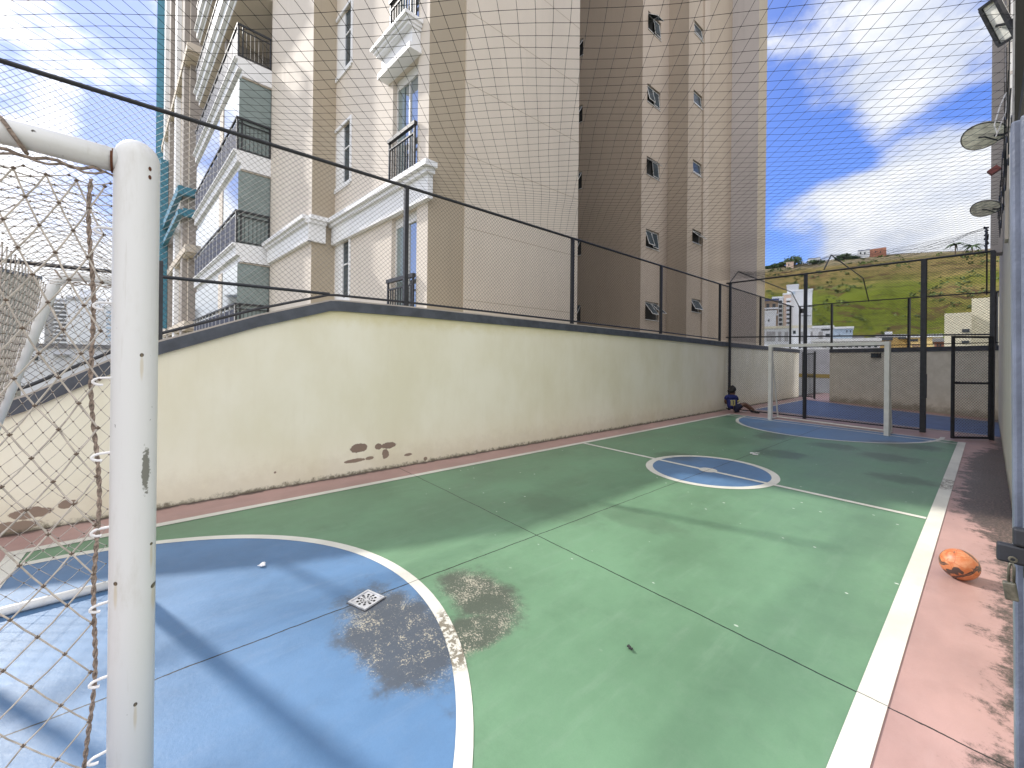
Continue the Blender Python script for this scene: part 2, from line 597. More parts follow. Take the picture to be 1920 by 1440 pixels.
strip((-5.035, -.98), (-5.035, 12.98), .095)
strip((-.35, -.98), (-.35, 12.30), .11)
strip((-4.98, -.92), (-.41, -.92), .11, .0065)
strip((-4.98, 6.06), (-.41, 5.96), .075, .0065)
strip((-4.98, 12.96), (-.45, 12.33), .08, .0065)
strip((-4.98, 12.60), (-.41, 11.95), .075, .0072)
arc(-2.60, -.90, 2.16, 2.28, .075, 0, 180)
arc(-2.645, 6.06, .865, .93, .10, 0, 360)
arc(-2.60, 12.70, 2.0, 2.42, .075, 178, 362)
lines.quad(*[(x, y, .0082) for x, y in ell(-2.645, 6.02, .12, .13, 0, 345, 24)])
strip((-5.05, 13.9), (-5.05, 20.9), .05)
strip((-4.9, 14.95), (.1, 13.95), .05)
strip((-4.9, 14.6), (.1, 13.6), .03)
strip((-4.2, 20.0), (.1, 17.3), .045)
struct(lines.build('line_markings', M['line']))
sheet('far_blue_court', [(-5.02, 14.9), (.17, 13.9), (.17, 17.25), (-4.2, 20.0), (-5.02, 20.6)], .003, M['blue2'])

# drain in the near blue area
dr = empty('floor_drain', (-2.645, 1.0, .0), 'square stainless floor drain grate with a star of round holes in the blue area', 'drain')
a = radians(52); da = Vector((cos(a), sin(a), 0)); db = Vector((-sin(a), cos(a), 0))
da = (Vector((-2.58, 1.08, 0)) - Vector((-2.53, .94, 0))).normalized(); db = Vector((-da.y, da.x, 0))
c0 = Vector((-2.63, 1.0, .0075))
b = MB()
H = .075
for s_ in (-1, 1):
    b.obox(c0 + da * (s_ * H) + Vector((0, 0, .003)), da, db, .006, H + .006, .005)
    b.obox(c0 + db * (s_ * H) + Vector((0, 0, .0035)), da, db, H - .006, .006, .005)
b.build('frame', M['stainless'], dr)
b = MB(); b.obox(c0, da, db, H - .007, H - .007, .003); b.build('grate', M['stainless'], dr)
b = MB()
for k in range(10):
    for j, (rr, hr) in enumerate(((.020, .0040), (.036, .0065), (.055, .0090))):
        an = 2 * pi * (k + .5 * (j % 2) * 0) / 10
        q = c0 + da * (rr * cos(an)) + db * (rr * sin(an)); q.z += .0042
        b.quad(*[q + Vector((hr * cos(t * pi / 5), hr * sin(t * pi / 5), 0)) for t in range(10)])
b.build('holes', M['black'], dr)
gr = MB(); gr.obox(c0 - Vector((0, 0, .006)), da, db, H + .013, H + .013, .003); gr.build('surround', M['dark'], dr)

# ground far below and around
def groundcol(N, b, p):
    nz = N.noise(p, .02, 6, .6)
    return N.mix(N.step(nz, .35, .65), (.10, .12, .05), (.22, .20, .15))


M['ground'] = mat('far_ground', build=groundcol, rough=.95, spec=.1)
b = MB(); b.quad((-1500, -1500, -14), (1500, -1500, -14), (1500, 1500, -14), (-1500, 1500, -14))
struct(b.build('ground', M['ground']))

# ------------------------------------------------------------------ left wall
prof = [(-3.6, .25), (-2.2, .72), (-.98, 1.24), (-.45, 1.56), (-.08, 1.76), (.8, 2.10), (1.60, 2.355), (1.72, 2.365), (2.7, 2.37), (6.5, 2.34), (10, 2.30), (13.7, 2.24), (21.9, 2.17)]


def ptop(y):
    for (a0, b0), (a1, b1) in zip(prof, prof[1:]):
        if a0 <= y <= a1: return b0 + (b1 - b0) * (y - a0) / (a1 - a0)
    return prof[0][1] if y < prof[0][0] else prof[-1][1]


lw = empty('boundary_wall', (XL, 1.65, 0), 'long cream wall along the court with peeled patches and a peaked slate coping', 'wall')
b = MB()
poly = [(-3.6, -.3)] + [(21.9, -.3)] + [(y, z - .15) for y, z in reversed(prof)]
b.prism(poly, XL - .18, XL, lambda u, v, w: (w, u, v))
b.build('wall', M['cream'], lw, recalc=True)
b = MB()
poly = [(y, z - .152) for y, z in prof] + [(y, z - .02) for y, z in reversed(prof)]
b.prism(poly, XL - .23, XL + .035, lambda u, v, w: (w, u, v))
b.build('coping', M['cap'], lw, recalc=True)
b = MB()
poly = [(y, z - .019) for y, z in prof] + [(y, z) for y, z in reversed(prof)]
b.prism(poly, XL - .24, XL + .022, lambda u, v, w: (w, u, v))
b.build('coping_top', M['captop'], lw, recalc=True)


# ------------------------------------------------------------------ chain link
def chain(name, parent, o, d, L, zlo, zhi, pitch, r=.0013, step=.04, m_=None):
    b = MB(); o = Vector(o); d = Vector(d).normalized()
    hmax = max(zhi(L * i / 40) for i in range(41)); hmin = min(zlo(L * i / 40) for i in range(41))
    span = hmax - hmin
    for sg in (1, -1):
        k = floor(-span / pitch) - 1
        while k * pitch < L + span:
            s0 = k * pitch; k += 1
            run = None; last = None
            n = int(span / step) + 2
            for i in range(n + 1):
                z = hmin + span * i / n
                s = s0 + sg * (z - hmin) * 1.05 + (span if sg < 0 else 0)
                ok = 0 <= s <= L and zlo(s) <= z <= zhi(s)
                if ok:
                    pt = o + d * s; pt.z = z
                    if run is None: run = pt
                    last = pt
                elif run is not None:
                    if (last - run).length > .02: b.wire(run, last, r)
                    run = None
            if run is not None and (last - run).length > .02: b.wire(run, last, r)
    ob = b.build(name, m_ or M['wiremesh'], parent)
    return ob


FX = XL - .08
lf = empty('chain_link_fence', (FX, 2.7, 2.37), 'dark chain link fence standing on the coping of the long cream wall', 'fence')
RAILZ = lambda y: 4.20 - (y + 1) * .006
b = MB(); b.tube([(FX, -4.5, RAILZ(-4.5)), (FX, 8, RAILZ(8)), (FX, 21.3, RAILZ(21.3))], .024, 8); b.build('top_rail', M['dark'], lf)
b = MB(); b.tube([(FX, y, z + .07) for y, z in prof if y < 21.5], .018, 6); b.build('bottom_rail', M['dark'], lf)
b = MB(); b.tube([(FX, -4.5, 2.42), (FX, 1.62, 2.44)], .02, 6); b.build('middle_rail', M['dark'], lf)
for y in (2.7, 6.46, 10.02, 13.68, 17.3, 20.9):
    b = MB(); b.box(FX - .03, FX + .03, y - .03, y + .03, ptop(y), RAILZ(y)); b.build('post', M['dark'], lf)
b = MB(); b.box(FX - .02, FX + .02, -.11, -.06, ptop(-.08), 2.60); b.build('post', M['dark'], lf)
chain('mesh', lf, (FX, -4.4, 0), (0, 1, 0), 25.6, lambda s: ptop(s - 4.4) + .05, lambda s: RAILZ(s - 4.4), .068, .0021)

# ------------------------------------------------------------------ back wall, its fence and gate
BP = Vector((-4.25, 20.8, 0)); BD = Vector((4.25 + .3, -(4.55) * .6, 0)).normalized(); BN = Vector((BD.y, -BD.x, 0))
bL = 5.45
bw = empty('back_wall', (-2, 19.5, 0), 'weathered cream wall with dark coping across the far end of the second court', 'wall')
b = MB(); b.run(BP, BD, BN, 0, bL, -.15, 0, -.2, 1.99); b.build('wall', M['cream_back'], bw)
b = MB(); b.run(BP, BD, BN, 0, bL, -.19, .03, 1.992, 2.14); b.build('coping', M['cap'], bw)
bf = empty('chain_link_fence', (-2, 19.5, 2.14), 'dark chain link fence on top of the back wall in front of the hillside', 'fence')
OB = BP - BN * .08
bz = lambda s: 4.16 - .075 * s * .9
b = MB(); b.tube([OB - BD * 1.6 + Vector((0, 0, 4.1)), OB + BD * 0 + Vector((0, 0, 4.03)), OB + BD * 5.2 + Vector((0, 0, 3.68))], .022, 6); b.build('top_rail', M['dark'], bf)
b = MB(); b.tube([OB - BD * 1.5 + Vector((0, 0, 2.25)), OB + BD * 5.2 + Vector((0, 0, 2.22))], .015, 6); b.build('bottom_rail', M['dark'], bf)
for s_ in (.0, 2.82, 5.05):
    b = MB(); b.run(OB, BD, BN, s_ - .03, s_ + .03, -.03, .03, 2.0 if s_ else 0, 4.03 - .068 * s_); b.build('post', M['dark'], bf)
b = MB(); b.run(OB, BD, BN, -1.55, -1.5, -.03, .03, 2.2, 4.1); b.build('post', M['dark'], bf)
chain('mesh', bf, OB - BD * 1.5, BD, 6.6, lambda s: 2.16, lambda s: 4.12 - .068 * s, .075, .0027)

gate = empty('barred_gate', (-5.4, 21.4, 0), 'open black barred gate in the far corner beside the cream walls', 'gate')
go = Vector((-5.28, 21.2, 0)); gd = Vector((.62, -.55, 0)).normalized(); gn = Vector((gd.y, -gd.x, 0))
b = MB()
for z in (.12, 1.0, 1.95): b.run(go, gd, gn, 0, .75, -.02, .02, z - .02, z + .02)
b.run(go, gd, gn, 0, .05, -.025, .025, .05, 2.05); b.run(go, gd, gn, .70, .75, -.025, .025, .05, 2.05)
b.build('frame', M['dark'], gate)
for k in range(8):
    b = MB(); b.tube([go + gd * (.12 + k * .075) + Vector((0, 0, .1)), go + gd * (.12 + k * .075) + Vector((0, 0, 1.95))], .009, 5); b.build('bar', M['dark'], gate)
pw = empty('parking_wall', (-8, 27, 0), 'pale blue white wall with a mustard band beyond the open barred gate', 'wall')
b = MB(); b.box(-12, -2, 27, 27.2, -1, .75); b.build('wall', mat('pale_paint', (.55, .56, .60), .8), pw)
b = MB(); b.box(-12, -2, 26.98, 27.2, .752, .95); b.build('band', mat('mustard_paint', (.40, .30, .10), .8), pw)
b = MB(); b.box(-12, -2, 27, 27.2, .952, 2.3); b.build('upper_wall', mat('pale_upper_paint', (.55, .56, .60), .8), pw)
lamp = empty('bulkhead_lamp', (-2.7, 19.85, 1.85), 'small dark box lamp under the coping of the back wall', 'lamp')
b = MB(); b.run(BP, BD, BN, 1.72, 2.0, 0.003, .12, 1.78, 1.95); b.build('housing', M['dark'], lamp, bevel=.01)
b = MB(); b.run(BP, BD, BN, 1.76, 1.96, .121, .135, 1.81, 1.92); b.build('lens', M['win'], lamp)

# ------------------------------------------------------------------ cross fence with its gate
cf = empty('cross_fence', (-2.8, FENY(-2.8), 0), 'tall dark chain link fence across the court behind the far goal', 'fence')
CO = Vector((.06, FENY(.06), 0)); CD = Vector((-1, .15, 0)).normalized(); CN = Vector((-CD.y, CD.x, 0)) * 1
if CN.y > 0: CN = -CN
fl = 5.75
fz = lambda s: 3.97 + s * .035
b = MB(); b.tube([CO + Vector((0, 0, fz(0))), CO + CD * fl + Vector((0, 0, fz(fl)))], .024, 8); b.build('top_rail', M['dark'], cf)
b = MB(); b.tube([CO + Vector((0, 0, 2.22)), CO + CD * fl + Vector((0, 0, 2.39))], .02, 6); b.build('middle_rail', M['dark'], cf)
b = MB(); b.tube([CO + CD * 1.06 + Vector((0, 0, .05)), CO + CD * fl + Vector((0, 0, .05))], .018, 6); b.build('bottom_rail', M['dark'], cf)
for s_, w_ in ((.02, .035), (1.06, .045), (3.46, .035), (5.62, .03)):
    b = MB(); b.run(CO, CD, CN, s_ - w_, s_ + w_, -w_, w_, 0, fz(s_)); b.build('post', M['dark'], cf)
chain('mesh', cf, CO + CD * 1.06, CD, fl - 1.06, lambda s: .06, lambda s: fz(s + 1.06), .062, .0025)
chain('mesh', cf, CO, CD, 1.06, lambda s: 2.25, lambda s: fz(s), .062, .0025)
b = MB(); b.run(CO, CD, CN, .985, 1.02, .046, .07, .80, 1.35); b.build('lock_plate', M['dark'], cf)
# gate leaf, ajar towards the court
gd2 = (Vector((-.51, 12.52, 0)) - Vector((.03, 13.12, 0))).normalized(); go2 = Vector((.03, 13.12, 0)); gn2 = Vector((-gd2.y, gd2.x, 0)); gl_ = .80
b = MB()
b.run(go2, gd2, gn2, 0, .045, -.02, .02, .03, 2.18); b.run(go2, gd2, gn2, gl_ - .045, gl_, -.02, .02, .03, 2.18)
for z in (.03, 1.17, 2.135): b.run(go2, gd2, gn2, .045, gl_ - .045, -.018, .018, z, z + .045)
gt = b.build('gate', M['dark'], cf)
b = MB(); b.run(go2, gd2, gn2, gl_ - .14, gl_ + .03, .021, .035, 1.20, 1.225); lt = b.build('latch', M['dark'])
lt.parent = gt
ch = chain('mesh', None, go2 + gd2 * .045, gd2, gl_ - .09, lambda s: .07, lambda s: 2.13, .062, .0025)
ch.parent = gt

# gable frames of the second court
for k, xx in enumerate((-5.55, -2.93, -.06)):
    p0 = Vector((xx, FENY(xx), fz(0) + .15 if k < 2 else 3.98))
    y1 = WALLB(xx) + .1 if xx < -5 else WALLB(xx)
    pts = [(xx, FENY(xx), 4.14 if k < 2 else 3.99), (xx, FENY(xx) + .75, 4.66), (xx, y1 - 1.1, 4.62), (xx, y1, 4.08 if k == 0 else 3.9 if k == 1 else 3.64)]
    b = MB()
    b.tube(pts, .017, 6)
    o = b.build('roof_hoop', M['dark'])
    tag(o, ['thin bent steel hoop over the second court, against the beige tower', 'thin bent steel hoop over the middle of the second court, against the hillside',
            'thin bent steel hoop over the second court beside the right wall'][k], 'hoop', 'steel hoops over the second court')

# ------------------------------------------------------------------ overhead nets
def netgrid(name, fn, c, ang, x0, x1, y0, y1, r, knots=.0045):
    b = MB(); ca, sa = cos(radians(ang)), sin(radians(ang))
    n = int(hypot(x1 - x0, y1 - y0) / c) + 2
    cx, cy = (x0 + x1) / 2, (y0 + y1) / 2
    P = {}
    for i in range(-n, n + 1):
        for j in range(-n, n + 1):
            x = cx + c * (i * ca - j * sa); y = cy + c * (i * sa + j * ca)
            if x0 - c * .7 <= x <= x1 + c * .7 and y0 - c * .7 <= y <= y1 + c * .7:
                xx = min(max(x, x0), x1); yy = min(max(y, y0), y1)
                q = mnoise.noise(Vector((x * .9, y * .9, 3.3)))
                q2 = mnoise.noise(Vector((x * .9, y * .9, 9.3)))
                edge = min(1, (xx - x0) / .3, (x1 - xx) / .3)
                P[(i, j)] = Vector((xx + q * .05 * edge, yy + q2 * .05, fn(xx, yy)))
    for (i, j), p in P.items():
        for q in ((i + 1, j), (i, j + 1)):
            if q in P: b.wire(p, P[q], r)
        if knots: b.octa(p, knots)
    return b.build(name, M['netblack'])


def roofz(x, y):
    e = min((x - XL) / 1.5, (.1 - x) / 1.5, 1)
    e = max(e, 0)
    s = mnoise.noise(Vector((x * .45, y * .4, 0)))
    z = RAILZ(y) + .02
    return z - e * (.10 + .13 * s) - .02 * (x - XL) * .4


on = netgrid('safety_net', roofz, .125, 45, FX, .10, -4.4, 13.2, .0019, .0048)
tag(on, 'black diamond mesh safety net stretched like a roof over the whole court', 'safety net')


def roof2(x, y):
    y0 = FENY(x)
    t = y - y0
    if t < .75: z = 4.10 + .52 * max(t, 0) / .75
    else: z = 4.60 - .02 * (t - .75)
    z -= .10 * abs(sin((x + 5.55) / 2.65 * pi)) * min(1, max(t, 0))
    return z + .02


on2 = netgrid('safety_net', roof2, .10, 45, FX, -.05, 14.0, 19.0, .0016, 0)
tag(on2, 'black net drooping over the bent hoops of the second court', 'safety net')

# ------------------------------------------------------------------ goals
def bil(c, u, v):
    return (c[0] * (1 - u) + c[1] * u) * (1 - v) + (c[3] * (1 - u) + c[2] * u) * v


def netpanel(b, kb, c, nu, nv, r, sag, seed, kr=.0055, nd=2):
    c = [Vector(q) for q in c]
    nrm = (c[1] - c[0]).cross(c[3] - c[0]).normalized()
    P = {}
    for i in range(nu * 2 + 1):
        for j in range(nv * 2 + 1):
            if (i + j) % 2: continue
            u, v = i / (2 * nu), j / (2 * nv)
            e = sin(pi * u) * sin(pi * v)
            p = bil(c, u, v)
            q = mnoise.noise_vector(p * 3.1 + Vector((seed, 0, 0)))
            q2 = mnoise.noise_vector(p * 9.0 + Vector((0, seed, 0)))
            P[(i, j)] = p + nrm * (e * sag) + (q * .015 + q2 * .006) * min(1, e * 3)
    for (i, j), p in P.items():
        for di, dj in ((1, 1), (1, -1)):
            q = P.get((i + di, j + dj))
            if q is None: continue
            mid = (p + q) / 2 - Vector((0, 0, .12 * (p - q).length * random.uniform(.0, .45)))
            b.tube([p, mid, q], r, 4, False)
        kb.octa(p, kr)


def make_goal(name, label, xa, ya, xb, yb, back, near):
    """posts at a and b; the frame leans back along `back`"""
    A = Vector((xa, ya, 0)); B = Vector((xb, yb, 0)); K = Vector((0, back, 0))
    g = empty(name, ((xa + xb) / 2, (ya + yb) / 2, 0), label, 'goal', 'futsal goals')
    ns = 24 if near else 12
    R = .046
    d = (B - A).normalized()
    for P_ in (A, B):
        b = MB()
        if near:
            pts = [P_ + Vector((0, 0, 0)), P_ + Vector((0, 0, 1.0)), P_ + Vector((0, 0, 2.115))]
            rr = [R, R, R]
            for k in range(1, 7):
                t = k / 6 * pi / 2
                pts.append(P_ + Vector((0, 0, 2.115 + sin(t) * .050))); rr.append(max(R * cos(t), .002))
            b.tube(pts, rr, ns)
            o = b.build('post', M['white'], g, smooth=True)
        else:
            b.run(P_, d, Vector((-d.y, d.x, 0)), -.045, .045, -.045, .045, 0, 2.07)
            o = b.build('post', M['white2'], g, bevel=.008)
    b = MB()
    if near: b.tube([A + Vector((0, 0, 2.08)), B + Vector((0, 0, 2.08))], .04, 14); b.build('crossbar', M['white'], g, smooth=True)
    else:
        b.run(A, d, Vector((-d.y, d.x, 0)), .046, (B - A).length - .046, -.04, .04, 1.99, 2.068); b.build('crossbar', M['white2'], g, bevel=.006)
    mm = M['white'] if near else M['white2']
    tr = .03 if near else .02
    if near:
        for P_ in (A, B):
            top = [P_ + Vector((0, 0, 2.10)), P_ + K * .20 + Vector((0, 0, 2.11))]
            for k in range(7):
                t = k / 6 * radians(72)
                top.append(P_ + K * (.24 + .10 * sin(t)) + Vector((0, 0, 2.11 - .10 * (1 - cos(t)))))
            top.append(P_ + K * .86 + Vector((0, 0, .06)))
            b = MB(); b.tube(top, tr, 14); b.build('back_stay', mm, g, smooth=True)
            b = MB(); b.tube([P_ + Vector((0, 0, .035)), P_ + K * .86 + Vector((0, 0, .035))], .028, 12); b.build('base_bar', mm, g, smooth=True)
        b = MB(); b.tube([A + K * .86 + Vector((0, 0, .035)), B + K * .86 + Vector((0, 0, .035))], .028, 12); b.build('base_bar', mm, g, smooth=True)
        b = MB(); kb = MB()
        z0 = Vector((0, 0, .06)); z1 = Vector((0, 0, 2.03)); zt = Vector((0, 0, 2.04))
        # side nets (hung from the stay), roof and back
        for P_, sd, sg in ((A, 1.3, 1), (B, 7.1, -1)):
            netpanel(b, kb, [P_ + K * .085 + z0, P_ + K * .84 + z0, P_ + K * .36 + z1, P_ + K * .06 + z1], 6, 16, .0019 if sg > 0 else .0017, .02 * sg, sd)
        netpanel(b, kb, [A + K * .05 + zt, A + K * .34 + zt, B + K * .34 + zt, B + K * .05 + zt], 4, 22, .0015, -.07, 3.7, .0042)
        netpanel(b, kb, [A + K * .84 + z0, B + K * .84 + z0, B + K * .36 + z1, A + K * .36 + z1], 26, 24, .0019, .05, 5.1, .0050)
        nb = len(b.f)
        b.v, off = b.v, len(b.v)
        b.f += [tuple(i + off for i in f) for f in kb.f]; b.v += kb.v
        b.mi = [0] * nb + [1] * len(kb.f)
        b.build('net', [M['twine'], M['knot']], g)
        # lacing rope beside the near post and the cords over the tubes
        pts = [A + K * (.076 + .009 * sin(z * 4.3) + .005 * sin(z * 13 + 1)) + Vector((-.01 + .008 * sin(z * 7), 0, z)) for z in [.05 + .05 * i for i in range(41)]]
        b = MB()
        for ph in (0, 1):
            q = []
            for i in range((len(pts) - 1) * 6):
                t = i / 6; k = int(t); p = pts[k].lerp(pts[k + 1], t - k)
                an = i * .95 + ph * pi
                q.append(p + Vector((cos(an) * .0026, sin(an) * .0026, 0)))
            b.tube(q, .0029, 5, False)
        b.build('lacing_rope', M['rope'], g)
        for (s0, s1, z, w) in ((.06, .34, 2.066, .004), (.04, .31, 2.060, .003)):
            for P_ in (A, B):
                b = MB(); b.tube([P_ + K * (s0 + (s1 - s0) * t / 14) + Vector((.004 * sin(t * 2.1), 0, z + .006 * sin(t * 1.7))) for t in range(15)], w, 5, False); b.build('head_rope', M['rope'], g)
        for P_ in (A, B):
            for s0 in (.21, .31):
                b = MB(); b.tube([P_ + K * (s0 + .02 * sin(t)) + Vector((.034 * cos(t), 0, 2.105 + .034 * sin(t))) for t in [k * 2 * pi / 12 for k in range(13)]], .0045, 5, False); b.build('tie_cord', M['rope'], g)
        for k in range(10):
            z = 1.925 - k * .192
            b = MB(); cc = A + K * .082 + Vector((0, 0, z))
            q = [A + K * .046 + Vector((0, 0, z)), cc + Vector((0, .006, .002))]
            for t in range(8):
                an = radians(60 + t * 32)
                q.append(cc + K * .012 + Vector((.012 * cos(an) * .3, -(.016) * sin(an) * (1 if back > 0 else -1) * .8, .013 * cos(an))))
            b.tube([A + K * .044 + Vector((0, 0, z))] + [A + K * (.060 + .018 * sin(t)) + Vector((0.003 * k % .006, 0, z - .009 + .009 * cos(t))) for t in [k_ * radians(26) for k_ in range(8)]], .0034, 6)
            b.build('net_hook', M['plastic'], g)
        # rust ring where the stay is welded, and two drilled holes
        b = MB(); b.tube([A + K * .044 + Vector((0, 0, 2.10)), A + K * .049 + Vector((0, 0, 2.10))], .0315, 14); b.build('weld', M['rust'], g)
        b = MB()
        for dz in (2.088, 2.066):
            e = A + Vector((cos(radians(35)) * .0462, sin(radians(35)) * .0462, dz))
            t_ = Vector((-sin(radians(35)), cos(radians(35)), 0))
            b.quad(*[e + t_ * (.004 * cos(k * pi / 4)) + Vector((0, 0, .006 * sin(k * pi / 4))) for k in range(8)])
        b.build('bolt_hole', M['rust'], g)
    else:
        for P_, q in ((A, 1), (B, 1)):
            b = MB(); b.tube([P_ + K * .05 + Vector((0, 0, 1.97)), P_ + K * .62 + Vector((0, 0, .05))], tr, 8); b.build('back_stay', mm, g)
            b = MB(); b.tube([P_ + K * .05 + Vector((0, 0, .03)), P_ + K * .62 + Vector((0, 0, .03))], .02, 8); b.build('base_bar', mm, g)
        b = MB(); b.tube([A + K * .62 + Vector((0, 0, .03)), B + K * .62 + Vector((0, 0, .03))], .02, 8); b.build('base_bar', mm, g)
        b = MB(); kb = MB()
        netpanel(b, kb, [A + K * .08 + Vector((0, 0, .06)), A + K * .6 + Vector((0, 0, .06)), A + K * .10 + Vector((0, 0, 1.9)), A + K * .06 + Vector((0, 0, 1.95))], 4, 14, .0045, .01, 2.2, .006)
        b.build('net', M['twine'], g)
    return g


make_goal('soccer_goal', 'white goal close by at the near end, round post with torn rope net', -1.46, -.07, -3.86, -.235, -1, True)
make_goal('soccer_goal', 'white goal at the far end of the green court before the cross fence', -1.44, 12.02, -3.88, 12.62, 1, False)

# ------------------------------------------------------------------ the beige apartment tower
K0 = Vector((-7.40, 3.99, 0))  # tower coordinates below: worked out from image pixels, then scaled about the camera
UD = Vector((-.9967, -.0809, 0)); UN = Vector((.0809, -.9967, 0))
FH = 3.19
ZT = 34.0
tw = empty('apartment_tower', (-12, 8, -14), 'tall beige apartment tower with white mouldings and small awning windows behind the long wall', 'building')


def facade(b, o, d, n, s0, s1, z0, z1, ops=(), depth=.25):
    ss = sorted({s0, s1, *[v for q in ops for v in q[:2]]}); zz = sorted({z0, z1, *[v for q in ops for v in q[2:4]]})
    P = lambda s, z, t=0.0: (o.x + d.x * s + n.x * t, o.y + d.y * s + n.y * t, z)
    flip = d.cross(Vector((0, 0, 1))).dot(n) < 0
    for a, c in zip(ss, ss[1:]):
        for e, f in zip(zz, zz[1:]):
            ms, mz = (a + c) / 2, (e + f) / 2
            if any(q[0] < ms < q[1] and q[2] < mz < q[3] for q in ops): continue
            v = [P(a, e), P(c, e), P(c, f), P(a, f)]
            b.quad(*(v[::-1] if flip else v))
    for q in ops:
        a, c, e, f = q[:4]; dd = -depth
        for v in ([P(a, e), P(a, f), P(a, f, dd), P(a, e, dd)], [P(c, e, dd), P(c, f, dd), P(c, f), P(c, e)],
                  [P(a, f), P(c, f), P(c, f, dd), P(a, f, dd)], [P(a, e, dd), P(c, e, dd), P(c, e), P(a, e)]):
            b.quad(*v)


NF = 8
doors = [(.42, 1.49, 5.44 + FH * k if k else 5.47, 7.96 + FH * k) for k in range(0, NF)] + [(.42, 1.49, 2.25, 4.79)]
slits = [(3.77, 4.815, 6.40 + FH * k, 8.03 + FH * k) for k in range(0, NF)] + [(3.77, 4.815, 3.20, 4.785)]
OA = K0 + UD * 4.82 + UN * .63
OBAL = OA + UD * 4.1
X1 = Vector((-9.75, 15.50, 0)); X2 = Vector((-8.80, 17.7, 0)); X3 = Vector((-7.54, 22.4, 0))
YD = Vector((0, 1, 0)); XN = Vector((1, 0, 0))
wmain = [(.40, 1.48, 3.40 + FH * k, 4.20 + FH * k) for k in range(0, NF)]
wsmall = [(.50, 1.36, 3.86 + FH * k, 4.46 + FH * k) for k in range(0, NF)]
wside = [(3.12, 4.2, 3.45 + FH * 1.02 * k, 4.28 + FH * 1.02 * k) for k in range(0, NF)]
b = MB()
facade(b, K0, UD, UN, 0, 4.82, -14, ZT, doors, .30)
b.cur = 0
sl = MB()
# narrow windows cut the wall too, so rebuild that strip with both lists
b = MB()
facade(b, K0, UD, UN, 0, 4.82, -14, ZT, doors + slits, .34)
facade(b, OA, UD, UN, 0, 4.1, -14, ZT)
facade(b, OBAL + UD * 9.5, UD, UN, 0, 6.0, -14, ZT)
wB = b.build('front_wall', M['t_light'], tw)
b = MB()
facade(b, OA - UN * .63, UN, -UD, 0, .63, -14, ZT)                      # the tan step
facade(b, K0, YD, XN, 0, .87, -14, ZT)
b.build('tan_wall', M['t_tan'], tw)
b = MB(); b.box(-7.9, -7.36, 4.862, 8.58, -14, ZT); 
cw = b.build('side_wall', M['t_cream'], tw)
b = MB()
for k in range(-1, 13):
    z = 2.876 + 1.573 * k
    b.box(-7.363, -7.3585, 4.87, 8.575, z - .006, z + .006)
b.build('groove', M['t_tan'], tw)
b = MB()
facade(b, X1, Vector((-1, -.08, 0)).normalized(), Vector((.08, -1, 0)).normalized(), 0, 5.2, -14, ZT, wside, .12)
b.build('recess_wall', M['t_rec'], tw)
b = MB()
facade(b, X1, YD, XN, 0, 2.2, -14, ZT, wmain, .14)
b.build('light_bay', M['t_bay'], tw)
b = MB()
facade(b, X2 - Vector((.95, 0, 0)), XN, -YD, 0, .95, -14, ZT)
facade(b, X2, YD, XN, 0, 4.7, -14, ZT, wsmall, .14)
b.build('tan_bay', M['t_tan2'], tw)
b = MB(); b.box(-8.82, -8.73, 19.10, 19.42, -14, ZT); b.box(-8.82, -8.76, 19.42, 19.72, -14, ZT); b.build('rib', M['t_bay'], tw)
b = MB()
facade(b, X3 - Vector((1.26, 0, 0)), XN, -YD, 0, 1.26, -14, ZT)
b.build('pale_bay', M['t_lilac'], tw)
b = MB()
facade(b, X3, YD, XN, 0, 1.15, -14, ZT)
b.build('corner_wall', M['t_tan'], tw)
b = MB()
b.box(-22, -7.92, 4.75, 8.57, -14, ZT - .2); b.box(-22, -15.2, 8.6, 23.4, -14, ZT - .2)
b.box(-15.1, -10.2, 16.1, 23.4, -14, ZT - .2); b.box(-10.1, -9.1, 17.9, 23.4, -14, ZT - .2); b.box(-9.0, -7.6, 22.5, 23.54, -14, ZT - .2)
b.build('hidden_core', M['curtain'], tw)  # unseen core, added to block light and complete the tower's cast shadow


def run_part(name, mt, o, d, n, *boxes, parent=tw, bevel=0):
    b = MB()
    for q in boxes: b.run(o, d, n, *q)
    return b.build(name, mt, parent, bevel=bevel)


# white belt course, wraps the step
b = MB()
for (o, s0, s1) in ((K0, -.05, 4.76), (OA, -.12, 3.98)):
    for n0, z0, z1 in ((.12, 4.79, 5.27), (.20, 5.27, 5.36), (.28, 5.36, 5.47)):
        b.run(o, UD, UN, s0 - (n0 if o is K0 else 0), s1, .002, n0, z0, z1)
for n0, z0, z1 in ((.118, 4.79, 5.27), (.198, 5.27, 5.36), (.278, 5.36, 5.47)):
    b.run(OA - UN * .63, UN, -UD, .29 - .0, .745, 0.002, n0, z0, z1)
b.build('belt_course', M['t_white'], tw)

